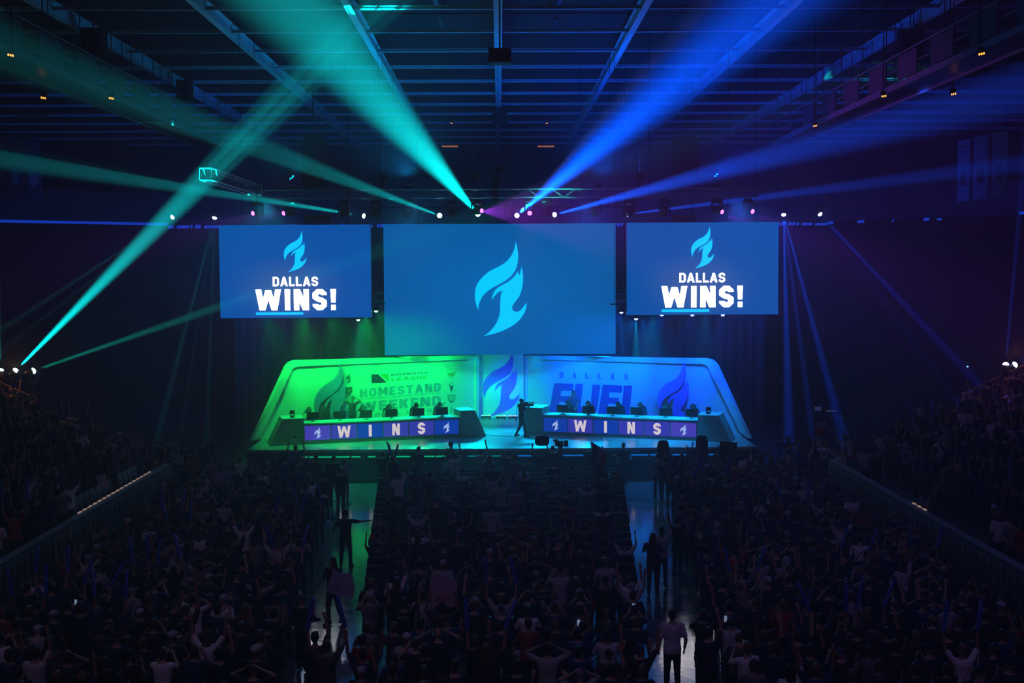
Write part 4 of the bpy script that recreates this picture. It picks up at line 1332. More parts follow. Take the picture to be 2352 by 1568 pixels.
    r = dict(body=remeshed(body, v, 'person_%s' % name), shirt=remeshed(shirt, .02, 'shirt_%s' % name), trousers=remeshed(trs, .02, 'trousers_%s' % name), shoes=remeshed(shoe, .014, 'shoes_%s' % name),
             MH=MH, hands=hands, dz=dz)
    for k, m in (('body', SKIN), ('shirt', CLOTH), ('trousers', CLOTH), ('shoes', CLOTH)):
        r[k].materials.append(m)
    return r
for nm in POSES:
    PEOPLE[nm] = pose_meshes(nm)

# hair and headgear, in the head's own frame
def hair_mesh(kind):
    m = MB()
    if kind == 'short':
        m.ell((0, -.022, .030), (.086, .100, .105)); m.ell((0, -.05, -.02), (.078, .066, .07)); m.ell((.02, .05, .095), (.05, .05, .03))
    elif kind == 'long':
        m.ell((0, -.022, .028), (.090, .104, .108)); m.loft([(-.30, .06, .03, -.09), (-.22, .10, .05, -.085), (-.1, .105, .06, -.06), (0, .09, .07, -.04), (.06, .07, .06, -.03)])
    elif kind == 'tail':
        m.ell((0, -.022, .026), (.086, .102, .106)); m.ell((0, -.135, .04), (.035, .04, .035)); m.capsule((0, -.15, .03), (0, -.14, -.16), .034, .018)
    elif kind == 'curly':
        r = random.Random(4)
        for _ in range(34):
            a, b = r.uniform(0, 2 * PI), r.uniform(-.5, 1.4)
            m.ell((.078 * math.cos(a) * math.cos(b), -.025 + .085 * math.sin(a) * math.cos(b) - .012, .035 + .09 * math.sin(b)), (.03, .03, .03), 8, 6)
        m.ell((0, -.03, .03), (.088, .098, .1))
    elif kind == 'cap':
        m.ell((0, -.010, .045), (.088, .108, .078)); m.capsule((-.035, .09, .045), (.035, .09, .045), .035, flat=((0, 0, 1), .3)); m.loft([(.035, .07, .10, .085), (.045, .072, .104, .088), (.05, .07, .10, .086)])
        m.ell((0, -.01, .122), (.012, .012, .008))
    elif kind == 'hood':
        m.ell((0, -.022, .015), (.108, .122, .140)); m.loft([(-.22, .15, .10, -.015), (-.15, .12, .105, -.02), (-.08, .10, .10, -.02), (0, .09, .09, -.02)])
    elif kind == 'headset':
        m.ell((0, -.020, .030), (.086, .100, .105)); m.ell((0, -.05, -.02), (.078, .066, .07))
    me = remeshed(m, .011, 'hair_' + kind, 2)
    me.materials.append(HAIR if kind not in ('cap', 'hood') else CLOTH)
    return me
HAIRS = {k: hair_mesh(k) for k in ('short', 'long', 'tail', 'curly', 'cap', 'hood', 'headset')}
hp = MB()
ring = [V((.098 * math.cos(t), -.005, .02 + .118 * math.sin(t))) for t in [PI * i / 12 for i in range(13)]]
hp.path(ring, .012, 8)
for s in (-1, 1): hp.capsule((s * .085, -.005, 0), (s * .108, -.005, 0), .04, .036, 12)
hp.path([V((-.1, 0, -.02)), V((-.085, .08, -.07)), V((-.03, .115, -.075))], .005)
HEADPHONES = hp.mesh('headphones', True); HEADPHONES.materials.append(BLACK)
ey = MB()
for s in (-1, 1): ey.ell((s * .033, .083, .004), (.013, .008, .008), 8, 5)
EYES = ey.mesh('eyes', True); EYES.materials.append(mat('eye', (.03, .02, .02), .2))

SKINS = [(.42, .26, .18), (.36, .21, .14), (.50, .33, .24), (.22, .12, .07), (.30, .17, .11)]
HAIRC = [(.012, .009, .007), (.03, .018, .010), (.06, .035, .018), (.15, .09, .04), (.02, .02, .022)]
DARK = [((.015, .015, .018), 'black'), ((.02, .022, .035), 'dark'), ((.03, .03, .033), 'charcoal'), ((.018, .03, .07), 'navy'), ((.05, .05, .055), 'dark grey'), ((.02, .05, .14), 'blue')]
LIGHT = [((.80, .80, .82), 'white'), ((.40, .40, .42), 'grey'), ((.58, .56, .60), 'pale grey'), ((.18, .17, .18), 'grey')]
RED = [((.30, .03, .02), 'red'), ((.20, .07, .02), 'rust')]
rp = random.Random(5)
def outfit(r):
    q = r.random()
    top, nm = r.choice(DARK) if q < .82 else (r.choice(LIGHT) if q < .965 else r.choice(RED))
    return top, nm
def child(name, me, parent, col=None, mtx=None):
    o = bpy.data.objects.new(name, me)
    COL.objects.link(o)
    o.parent = parent
    if mtx is not None: o.matrix_local = mtx
    if col: o.color = (*col, 1)
    return o
def person(pose, loc, rz, label, shirt, trousers=(.02, .02, .025), skin=None, hair='short', hairc=None, group=None, scale=1., shoes=None, phones=False, eyes=False, bald=False):
    P = PEOPLE[pose]
    o = bpy.data.objects.new('person', P['body'])
    COL.objects.link(o)
    o.location = loc; o.rotation_euler = (0, 0, rz); o.scale = (scale,) * 3
    o.color = (*(skin or rp.choice(SKINS)), 1)
    tag(o, label, 'person', group)
    child('shirt', P['shirt'], o, shirt)
    child('trousers', P['trousers'], o, trousers)
    if shoes: child('shoes', P['shoes'], o, shoes)
    if not bald:
        child({'cap': 'cap', 'hood': 'hood'}.get(hair, 'hair'), HAIRS[hair], o, hairc or rp.choice(HAIRC), P['MH'])
    if phones: child('headset', HEADPHONES, o, None, P['MH'])
    if eyes: child('eyes', EYES, o, None, P['MH'])
    return o
def hand_point(o, pose, i):
    P = PEOPLE[pose]
    m = Matrix.Translation(o.location) @ o.rotation_euler.to_matrix().to_4x4() @ Matrix.Scale(o.scale[0], 4)
    h, d = P['hands'][i]
    return m @ h, (m.to_3x3() @ d).normalized()
def back_text(o, lines, col=(.5, .5, .55)):
    """lettering on the back of a shirt"""
    mb = MB()
    fr = frame((0, -.152, 0), (1, 0, 0))
    for s, z, h in lines:
        P, w = text_polys(s, h, .24, .14)
        k = min(1, .27 / w)
        mb.flat([[(x * k, z + y) for x, y in p] for p in P], fr, 0)
    c = mb.build('shirt_lettering', INK, o)
    c.color = (*col, 1)
    return c

# ------------------------------------------------------------------ on the stage: players, monitors, chairs, operator
def monitor(p, rz, label):
    t = empty('monitor', p, label, 'monitor', 'player monitors on the desks', (0, 0, rz))
    MB().box((0, 0, .235), (.56, .03, .35)).box((0, .02, .24), (.3, .03, .2)).build('screen_case', BLACK, t)
    MB().box((0, -.025, .14), (.05, .02, .24)).lathe([(.11, 0), (.11, .012), (.02, .018)], 14).build('stand', BLACKM, t)
    return t
def microphone(p, label):
    t = empty('microphone', p, label, 'microphone', 'desk microphones')
    MB().path([(0, 0, 0), (0, 0, .45), (.03, -.02, .55)], .009).build('stalk', BLACKM, t)
    MB().capsule((.03, -.02, .55), (.04, -.03, .60), .025).build('capsule', BLACK, t)
def office_chair(p, rz, label):
    t = empty('gaming_chair', p, label, 'chair', 'players chairs behind the desks', (0, 0, rz))
    MB().box((0, 0, .46), (.5, .5, .1)).build('seat', SEATM, t)
    MB().loft([(.5, .24, .05, -.26), (.8, .26, .06, -.28), (1.05, .22, .05, -.31), (1.16, .12, .04, -.33)]).build('backrest', SEATM, t, smooth=True)
    MB().tube((0, 0, -.08), (0, 0, .42), .03).build('post', BLACKM, t)
    for k in range(5):
        a = 2 * PI * k / 5
        MB().tube((0, 0, -.05), (.28 * math.cos(a), .28 * math.sin(a), -.09), .022).ell((.28 * math.cos(a), .28 * math.sin(a), -.11), (.03, .03, .03), 8, 6).build('leg', BLACKM, t)

c1 = lambda x, y: (560 + x / 3.92, 800 + y / 3.92)
WHT = (.55, .55, .52); BLU = (.03, .05, .16)
for D, side, mons, heads in ((LD, 'left', [634, 876, 1116, 1346, 1590, 1804], [(585, 'typing'), None, (1068, 'typing'), (1305, 'typing'), (1550, 'typing'), (1762, 'typing')]),
                             (RD, 'right', [737, 948, 1148, 1344, 1583, 1799], [(803, 'typing'), (968, 'typing'), (1215, 'typing'), (1395, 'chin'), (1605, 'typing'), (1825, 'typing')])):
    t, frl, loc, (A, u, n), (x0, x1) = D
    yaw = math.atan2(u.y, u.x)
    for i, mx in enumerate(mons):
        px = c1(mx, 0)[0] if side == 'left' else d2(mx, 0)[0]
        py = 960
        x = loc(px, py)[0]
        o3 = words[i]
        monitor(A + frl(x, .97, -.42), yaw, 'black monitor on the %s desk, %s from the left' % (side, o3))
        microphone(A + frl(x + .12, .97, -.60), 'thin desk microphone on the %s desk, %s from the left' % (side, o3))
        if heads[i] is None:
            office_chair(A + frl(loc(c1(790, 0)[0], py)[0], .14, -1.75), yaw + PI, 'empty chair behind the left desk beside the standing player')
            continue
        hx = loc(c1(heads[i][0], 0)[0] if side == 'left' else d2(heads[i][0], 0)[0], py)[0]
        dd = -1.55
        # parallax from the desk face to the seat
        q = A + frl(hx, 0, 0)
        back = 1 + (-(n * dd).y * -1 * -1) / q.y if False else (q - n * 1.55).y / q.y
        pos = V((q.x * back, (q - n * 1.55).y, STAGE_Z + .14))
        person('typing', pos, yaw + PI, 'person seated with a headset behind the %s desk, %s from the left' % (side, ['first', 'second', 'third', 'fourth', 'fifth', 'sixth'][i]), WHT if side == 'left' else BLU, hair='headset', phones=True, eyes=True, scale=1.0)
        office_chair(pos + V((0, .04, -.0)), yaw + PI, 'chair of the seated player at the %s desk, %s from the left' % (side, o3))
def stage_person(px, feet_z, Y, *a, **k):
    return person(a[0], V((W(px, 900, Y).x, Y, feet_z)), *a[1:], **k)
stage_person(809, STAGE_Z, 57.6, 'head', 2.9, 'person in a dark apron standing, hands at head, behind the left desk', (.03, .035, .04), hair='curly', eyes=True)
stage_person(1318, STAGE_Z, 60.0, 'chin', PI - .3, 'person standing with one hand at the chin behind the right desk', BLU, hair='long', eyes=True)
op_y = WZ(1198, 1002, STAGE_Z).y
op = stage_person(1197, STAGE_Z, op_y, 'shoulder', -1.35, 'person in black filming with a shoulder camera between the two desks', (.012, .012, .014), hair='cap', hairc=(.012, .012, .014), shoes=(.01, .01, .01), scale=1.0)
cam_t = empty('shoulder_camera', op.location, 'black shoulder camera carried by the operator between the desks', 'camera', rot=(0, 0, -1.35))
MB().box((.13, .10, 1.49), (.11, .38, .15)).box((.13, -.12, 1.48), (.13, .14, .12)).build('body', BLACK, cam_t)
MB().tube((.13, .28, 1.49), (.13, .46, 1.48), .05, .06, 12).box((.13, .50, 1.48), (.15, .08, .12)).build('lens', BLACKM, cam_t)
MB().tube((.13, .1, 1.61), (.13, .60, 1.58), .022).build('microphone', BLACK, cam_t)
MB().box((.04, .2, 1.58), (.08, .16, .06)).build('viewfinder', BLACK, cam_t)
MB().path([V((.1, -.2, 1.5)), V((.05, -.25, 1.0)), V((.1, -.2, .4)), V((.0, -.3, .015)), V((-.5, -1.2, .015)), V((-1.4, -1.6, .015))], .012).build('cable', BLACK, cam_t)
for px, py, lab, Dk in ((673.5, 951, 'left', LD), (1624, 945, 'right', RD)):
    t, frl, loc, (A, u, n), _ = Dk
    x = loc(px, py)[0]
    p = A + frl(x, 1.19, -.35)
    t = empty('robotic_camera', p, 'small robotic camera on the outer block of the %s desk' % lab, 'camera')
    MB().lathe([(.1, 0), (.1, .05), (.06, .08), (.05, .1)], 14).build('base', BLACK, t)
    MB().box((-.1, 0, .17), (.03, .1, .2)).box((.1, 0, .17), (.03, .1, .2)).build('yoke', BLACK, t)
    MB().box((0, 0, .24), (.17, .2, .15)).tube((0, -.1, .24), (0, -.16, .24), .05, n=12).build('head', BLACKM, t)

# ================================================================== things held up: signs, flags, sticks
def sign(px, py, wpx, hpx, Y, rot, col, label, shape='rect', text=None, tcol=(.02, .02, .03), name='sign_board', tilt=0., cat='sign'):
    """board of real thickness held at depth Y; sizes from its outline in the picture"""
    p = W(px, py, Y); k = Y / FPX
    w_, h_ = wpx * k, hpx * k
    if shape == 'rect':
        P = [(-w_ / 2, -h_ / 2), (w_ / 2, -h_ / 2), (w_ / 2, h_ / 2), (-w_ / 2, h_ / 2)]
    elif shape == 'trap':
        P = [(-w_ / 2, -h_ / 2 + h_ * .2), (w_ * .42, -h_ / 2), (w_ / 2, -h_ * .12), (w_ * .33, h_ / 2 - h_ * .12), (0, h_ * .36), (-w_ * .24, h_ / 2)]
    elif shape == 'cone':
        P = [(-w_ / 2, -h_ / 2), (-w_ * .25, -h_ * .36), (w_ * .2, -h_ * .36), (w_ / 2, -h_ / 2), (w_ * .45, -h_ * .1), (w_ * .05, h_ / 2), (-w_ * .1, h_ / 2), (-w_ * .35, 0)]
    elif shape == 'leaf':
        P = [(-w_ / 2, -h_ * .1), (0, -h_ / 2), (w_ / 2, -h_ * .05), (w_ * .1, h_ * .35), (-w_ * .3, h_ / 2)]
    else:
        e = 1.0 if shape == 'oval' else .45
        P = []
        for i in range(28):
            a = 2 * PI * i / 28
            P.append((w_ / 2 * math.copysign(abs(math.cos(a)) ** e, math.cos(a)), h_ / 2 * (math.sin(a) if shape == 'oval' else math.copysign(abs(math.sin(a)) ** .7, math.sin(a)))))
    t = empty(name, p, label, cat, rot=(tilt, rot, 0))
    fr = frame((0, 0, 0), (1, 0, 0))
    o = MB().prism(P, fr, .012).build('board', PAPER, t)
    o.color = (*col, 1)
    if text:
        mb = MB()
        for s, y, h in text:
            Q, tw = text_polys(s, h * h_, .2, .16)
            kx = min(1, .86 * w_ / tw)
            mb.flat([[(x * kx, y * h_ + yy) for x, yy in q] for q in Q], fr, .004)
        c = mb.build('writing', INK, t); c.color = (*tcol, 1)
    elif shape in ('oval', 'capsule'):
        mb = MB()
        r = random.Random(int(px))
        for j in range(6):
            y = (.28 - .11 * j) * h_; x = -.32 * w_
            while x < .28 * w_:
                d = r.uniform(.04, .12) * w_
                mb.flat([[(x, y), (x + d, y), (x + d, y + .035 * h_), (x, y + .035 * h_)]], fr, .004); x += d + .03 * w_
        c = mb.build('writing', INK, t); c.color = (*tcol, 1)
    return t
PW = (.50, .46, .62); GW = (.55, .56, .58)
sign(61, 965, 26, 38, 43.5, .25, (.6, .6, .66), 'white sign with one blue half held high in the left stand', text=[('-', .1, .2)])
sign(312, 1013, 30, 36, 42.5, -.1, (.30, .28, .34), 'greyish poster held beside the white cap at the end of the left stand')
sign(235, 1107, 22, 34, 40.2, -.2, (.55, .62, .60), 'small pale sign standing against the empty seats of the left stand')
sign(410, 1053, 28, 34, 47, -.6, (.25, .45, .48), 'folded teal-edged sign tilted over the left floor crowd', 'leaf')
sign(512, 1101, 44, 42, 44.5, -.04, (.36, .36, .55), 'square lilac poster held up in the left floor crowd')
sign(680, 1058, 36, 42, 49.5, -.03, (.10, .20, .40), 'blue handwritten poster below the person with raised arms at the left stage front', text=[('GO', .15, .2), ('FUEL', -.15, .2)], tcol=(.01, .02, .05))
sign(1022, 1078, 18, 38, 49.3, .2, (.30, .30, .36), 'pale sheet held at the left side of the white-shirted person at the stage')
sign(1245, 1012, 33, 23, 49.6, 0, (.03, .03, .035), 'dark oval shield lifted overhead in front of the stage', 'capsule', tcol=(.02, .02, .02))
sign(1523, 1043, 29, 66, 48.4, 0, (.05, .05, .07), 'tall dark rounded sign at the right aisle, left of its taller twin', 'capsule', tcol=(.02, .02, .03))
sign(1612, 1028, 28, 58, 49.6, .03, (.06, .06, .09), 'tall rounded sign covered in small writing near the right desk end', 'capsule', tcol=(.015, .015, .03))
sign(1556, 1072, 38, 54, 47.2, 0, (.03, .04, .08), 'broad dark oval sign held at the right of the aisle', 'oval', tcol=(.015, .015, .03))
sign(1672, 1034, 40, 40, 49, .1, (.015, .015, .016), 'plain black board held at the right end of the stage front')
sign(1328, 1143, 38, 44, 44.4, .05, (.20, .20, .27), 'grey leaf-shaped sign with lines of writing in the centre block', 'oval', tcol=(.05, .05, .08))
sign(1266, 1156, 40, 62, 43.6, .04, (.34, .29, .40), 'pinkish folded paper sign like a cone in the centre block', 'cone')
sign(1838, 1062, 40, 56, 45.2, .1, (.12, .16, .30), 'blue-grey oval sign with writing in the right floor crowd', 'oval', tcol=(.03, .04, .10))
sign(1872, 1129, 54, 46, 42.6, 0, (.26, .24, .36), 'wide grey-violet poster held up in the right floor crowd')
sign(1752, 1040, 32, 14, 47.4, .05, (.15, .20, .30), 'low wide pale sign at the far right of the floor crowd')
sign(2078, 1043, 22, 44, 42.0, -.25, (.36, .30, .45), 'tilted pinkish sheet held in the right stand')
sign(2093, 1052, 8, 40, 41.8, .08, (.20, .45, .48), 'narrow teal sheet beside the pinkish one in the right stand')
sign(2181, 1077, 20, 40, 40.6, -.08, (.20, .18, .24), 'small grey sign held low in the right stand')
sign(2326, 928, 14, 38, 43.5, -.12, (.35, .55, .60), 'narrow pale sign held high at the top of the right stand')
sign(1950, 1030, 10, 34, 44.0, -.25, (.42, .52, .50), 'thin pale sheet below the waving flag')
sign(782, 1340, 68, 68, 30.68, 0, (.42, .36, .56), 'large lilac sheet carried by the dark-clad person in the left aisle', 'trap')
sign(1019, 1361, 62, 66, 26.80, 0, (.46, .33, .46), 'pink poster with red letters held overhead in the centre block', 'rect', [('POG', -.32, .24)], (.40, .05, .08))
sign(652, 1322, 34, 44, 34.2, -.45, (.18, .16, .22), 'tilted poster with a dark drawing in the left floor crowd', text=[('W', .05, .3)], tcol=(.04, .03, .05))
sign(716, 1421, 50, 18, 24.62, .05, (.05, .07, .14), 'dark blue pennant held out over the left aisle', 'leaf')
sign(1730, 1300, 28, 66, 33.6, .1, (.03, .035, .08), 'dark blue banner sheet held beside the right aisle')
sign(1632, 1420, 60, 18, 24.72, -.05, (.02, .03, .08), 'flat dark sign held out over the right aisle', 'leaf')
def flag(px, py, Y, pole_top, pole_bot, bands, wd, ht, label, droop):
    a, b = W(*pole_top, Y), W(*pole_bot, Y)
    t = empty('flag', a, label, 'flag')
    MB().tube((0, 0, 0), b - a, .014).build('pole', CHROME, t)
    for (c, u0, u1, v0, v1) in bands:
        mb = MB(); n = 8
        vs, fs = [], []
        for j in range(n + 1):
            for i in range(n + 1):
                uu, vv = u0 + (u1 - u0) * i / n, v0 + (v1 - v0) * j / n
                x = uu * wd * (1 - .25 * droop * vv); z = -vv * ht - droop * uu * ht * .25
                vs.append((x + .04 * math.sin(vv * 7), .10 * math.sin(uu * 9 + vv * 3) * uu, z))
        fs = [(j * (n + 1) + i, j * (n + 1) + i + 1, (j + 1) * (n + 1) + i + 1, (j + 1) * (n + 1) + i) for j in range(n) for i in range(n)]
        o = mb.add(vs, fs).build('cloth', CLOTH, t, smooth=True)
        o.color = (*c, 1)
        md = o.modifiers.new('thickness', 'SOLIDIFY'); md.thickness = .008
RF, WF, BF = (.35, .02, .03), (.42, .44, .5), (.02, .05, .22)
flag(1365, 1050, 47.6, (1358, 1014), (1362, 1098), [(BF, 0, .35, 0, 1), (WF, .35, .62, 0, 1), (RF, .62, 1, .1, 1)], .62, 1.25, 'drooping red white and blue flag on a pole before the stage', 1.2)
flag(1905, 980, 46, (1905, 958), (1952, 1014), [(BF, 0, .35, 0, 1), (WF, .2, 1, .2, .55), (RF, .2, 1, .55, 1)], -.62, .62, 'waving red white and blue flag over the right crowd', .6)

def stick(p, d, label, L=.62):
    p, d = V(p), V(d).normalized()
    o = MB().capsule(V((0, 0, .05)), V((0, 0, L)), .042, .038, 12, 4).build('inflatable_stick', TUBE, smooth=True)
    o.location = p - d * .06
    o.rotation_mode = 'QUATERNION'
    o.rotation_quaternion = d.to_track_quat('Z', 'Y')
    return tag(o, label, 'cheering stick', 'inflatable blue cheering sticks')
def phone(p, rz, label):
    t = empty('phone', p, label, 'phone', 'lit phones held up in the crowd', (0, 0, rz))
    MB().box((0, 0, .0), (.075, .010, .15)).build('case', BLACK, t)
    MB().flat([[(-.034, -.068), (.034, -.068), (.034, .068), (-.034, .068)]], frame((0, -.006, 0), (1, 0, 0))).build('display', mat('phone_picture', emit=(.5, .7, 1), strength=.3), t)

# ------------------------------------------------------------------ people one can single out
SPECIAL = []
def sp(px, Y, pose, rz, label, shirt, z=0., **k):
    o = person(pose, V((W(px, 1100, Y).x, Y, z)), rz, label, shirt, **k)
    SPECIAL.append(o.location.copy())
    return o
BK = (.012, .012, .014); WH = (.55, .55, .6)
GRP = None
sp(792, 37.2, 'spread', -.1, 'person in black with one arm stretched out, standing alone in the left aisle', BK, trousers=BK, shoes=BK, hair='curly')
sp(762, 31.0, 'carry', PI - .5, 'dark-clad person walking in the left aisle holding a lilac sheet', BK, trousers=BK, shoes=BK, hair='long')
sp(1556, 35.8, 'phone', -.9, 'person in black taking a picture in the right aisle', BK, trousers=BK, shoes=BK)
sp(1545, 25.6, 'idle', .05, 'broad person in a white T-shirt standing beside the right aisle', (.62, .60, .68), scale=1.06)
sp(1617, 25.9, 'phone', -.15, 'dark-shirted person with a shaved neck right of the white T-shirt', BK)
sp(1700, 24.2, 'carry', -.2, 'person in a grey top low at the end of the right aisle', (.08, .08, .09))
sp(1808, 30.6, 'idle', 0, 'person in a pale hooded top in the right floor block', (.42, .40, .48), hair='hood', hairc=(.42, .40, .48))
o = sp(1873, 29.6, 'cheer', 0, 'person in a dark jersey numbered 93 with both arms up', (.02, .02, .035)); back_text(o, [('93', 1.12, .20)])
o = sp(1243, 28.6, 'phone', .1, 'person in a dark jersey numbered 9 in the centre block', (.02, .02, .03), hair='cap', hairc=(.06, .06, .07)); back_text(o, [('9', 1.10, .2), ('RECEIVE IT', 1.35, .05)])
o = sp(924, 27.0, 'cheer', 0, 'person in a black jersey lettered across the shoulders, arms raised', (.014, .014, .016)); back_text(o, [('SEAGULL', 1.33, .07)], (.30, .28, .34))
o = sp(930, 24.4, 'idle', 0, 'person in a white jersey numbered 2 wearing a white cap backwards', (.48, .47, .52), hair='cap', hairc=(.55, .5, .58)); back_text(o, [('2', 1.1, .22)], (.03, .03, .05))
sp(828, 24.3, 'idle', -.5, 'person in a rust-red shirt at the edge of the left aisle', (.30, .045, .02), hair='short')
sp(1003, 24.7, 'head', 0, 'bald person with both hands at the head in the centre block', (.02, .02, .025), bald=True)
sp(1012, 26.6, 'hold', 0, 'person holding the pink poster overhead', (.03, .03, .035))
sp(745, 23.9, 'cheer', .2, 'person at the foot of the left aisle swinging two blue sticks', (.08, .08, .09))
sp(688, 27.4, 'clap', -.6, 'person in a cap leaning into the left aisle', (.03, .03, .035), hair='cap', hairc=(.10, .10, .12))
o = sp(950, 24.0, 'phone', .2, 'dark-shirted person beside the white jersey', (.03, .03, .035))
sp(1045, 48.8, 'raised', 0, 'person in a white dress shirt raising one hand before the stage', (.60, .58, .64), trousers=(.02, .02, .03))
sp(962, 50.6, 'idle', -.4, 'person standing in front of the stage left of the white dress shirt', (.03, .035, .04), shoes=BK)
sp(1036, 51.3, 'idle', -.8, 'tall person with dark hair right at the stage edge looking right', (.02, .02, .025), scale=1.06)
sp(1105, 49.8, 'raised', 0, 'person in a pale shirt lifting a small device before the stage', (.34, .34, .40))
sp(1125, 48.2, 'phone', .2, 'person in a striped grey top filming with a lit phone before the stage', (.20, .20, .24), hair='long')
sp(1170, 49.2, 'idle', .3, 'person in a dark suit near the centre of the stage front', (.03, .03, .05))
sp(1184, 48.0, 'clap', -.2, 'person in a blue-grey shirt near the centre of the stage front', (.12, .13, .20))
sp(1240, 49.7, 'hold', 0, 'person lifting the dark oval shield overhead', (.03, .03, .05), trousers=(.25, .22, .18))
sp(1270, 50.6, 'shoulder', -.4, 'operator in black behind the tripod camera', BK)
o = sp(1272, 46.6, 'idle', 0, 'person in a dark jersey numbered 42 before the stage', (.025, .025, .045)); back_text(o, [('42', 1.12, .2)])
sp(1374, 47.7, 'raised', 0, 'person holding the drooping flag before the stage', (.04, .03, .04))
sp(1432, 51.4, 'carry', PI, 'person in black facing the crowd at the head of the right aisle', BK, trousers=(.02, .02, .03), shoes=(.05, .05, .06), eyes=True, hair='cap', hairc=BK)
sp(1511, 48.2, 'hold', .2, 'person in a pale vest at the right aisle under a tall dark sign', (.20, .24, .34), shoes=BK)
sp(1527, 47.4, 'clap', .1, 'person in jeans at the right aisle behind the pale vest', (.02, .02, .04), shoes=BK)
sp(1608, 49.5, 'hold', 0, 'person holding the tall written sign near the right desk end', (.02, .02, .04))
sp(1668, 48.8, 'hold', .1, 'person holding the plain black board at the right', (.03, .03, .05))
sp(680, 51.2, 'hold', 0, 'person with a metal rig lifted overhead at the left stage front', (.02, .03, .05))
sp(792, 47.2, 'raised', -.5, 'person in pale trousers pointing to the stage from the left aisle', (.30, .34, .42), trousers=(.30, .32, .40), shoes=(.3, .3, .34))
sp(782, 45.2, 'idle', -.3, 'person in a dark hoodie at the head of the left aisle', (.02, .02, .04), shoes=BK)
sp(880, 49.4, 'raised', 0, 'person in black raising one arm at the left of the centre block front', (.02, .02, .02))
sp(902, 48.2, 'phone', 0, 'red-haired person holding two blue sticks up in the centre block', (.03, .02, .03), hair='long', hairc=(.30, .05, .02))
sp(1520, 34.4, 'raised', -.3, 'person with hair tied back in a white jersey beside the right aisle', (.42, .42, .50), hair='tail')
sp(1500, 33.6, 'clap', -.3, 'person with long hair clapping beside the right aisle', (.03, .03, .06), hair='long')
sp(1185, 41.0, 'idle', .3, 'person in a white cap and grey top in the centre block', (.24, .22, .28), hair='cap', hairc=(.5, .5, .55))
sp(262, 42.3, 'phone', -.9, 'person in a white cap at the stage end of the left stand', (.10, .12, .24), z=1.35, hair='cap', hairc=(.5, .48, .56))
sp(2125, 38.2, 'hold', .3, 'person in pale trousers holding a pinkish sheet in the right stand', (.06, .05, .06), z=1.0, trousers=(.42, .40, .46))

sp(652, 34.7, 'hold', .1, 'person holding the tilted poster with a dark drawing in the left block', (.03, .03, .04))
sp(718, 24.5, 'raised', 0, 'person stretching a dark blue pennant out over the left aisle', (.03, .03, .05))
sp(1630, 24.6, 'raised', 0, 'person holding a flat dark sign out over the right aisle', (.02, .02, .05))
sp(1730, 34.1, 'hold', 0, 'person behind the dark blue banner sheet beside the right aisle', (.02, .02, .04))
# tripod camera before the stage
p = V((W(1287, 1015, 50.2).x, 50.2, 0))
SPECIAL.append(p.copy())
t = empty('broadcast_camera', p, 'large broadcast camera on a tripod in front of the stage', 'camera')
hz = W(1287, 1017, 50.2).z
MB().box((-.05, 0, hz), (.34, .5, .22)).box((-.2, -.1, hz + .12), (.2, .12, .1)).box((0, 0, hz + .17), (.4, .05, .03)).build('body', BLACK, t)
MB().box((.24, .1, hz - .02), (.16, .3, .26)).build('lens_box', BLACK, t)
MB().box((-.05, -.3, hz + .05), (.2, .04, .14)).build('viewfinder', BLACKM, t)
for k in range(3):
    a = 2 * PI * k / 3 + .5
    MB().tube((0, 0, hz - .15), (.45 * math.cos(a), .45 * math.sin(a), .01), .025).build('leg', BLACKM, t)
MB().lathe([(.09, hz - .2), (.1, hz - .12), (.05, hz - .1)], 12).build('pan_head', BLACKM, t)
# metal rig lifted at the left stage front
p = W(678, 1012, 51.3)
t = empty('camera_rig', p, 'metal camera rig lifted overhead at the left stage front', 'rig')
MB().path([(-.3, 0, -.2), (-.3, 0, .14), (.3, 0, .14), (.3, 0, -.2)], .014).build('handle_bar', BLACKM, t)
MB().box((0, 0, .16), (.12, .1, .1)).tube((0, -.05, .16), (0, -.1, .16), .035).build('camera', BLACK, t)
# control desk behind the right crowd
p = W(1905, 943, 58)
t = empty('control_desk', (p.x, 58, 0), 'small lit control desk on a riser beyond the right crowd', 'desk')
MB().box((0, 0, p.z - .05), (1.6, .6, .06)).box((-.7, 0, (p.z - .08) / 2), (.06, .5, p.z - .08)).box((.7, 0, (p.z - .08) / 2), (.06, .5, p.z - .08)).build('table', BLACK, t)
MB().box((-.55, 0, p.z + .1), (.3, .04, .2)).build('laptop', mat('dim_laptop', emit=(.02, .03, .10), strength=1), t)
for i, c in enumerate([(.6, .1, .2), (.2, .3, 1), (.3, .35, 1), (.2, .3, 1), (.6, .1, .2)]):
    MB().ell((-.2 + .1 * i, -.25, p.z + .02), (.022, .02, .018), 8, 5).build('indicator', mat('led_%d' % i, emit=c, strength=1.6), t)

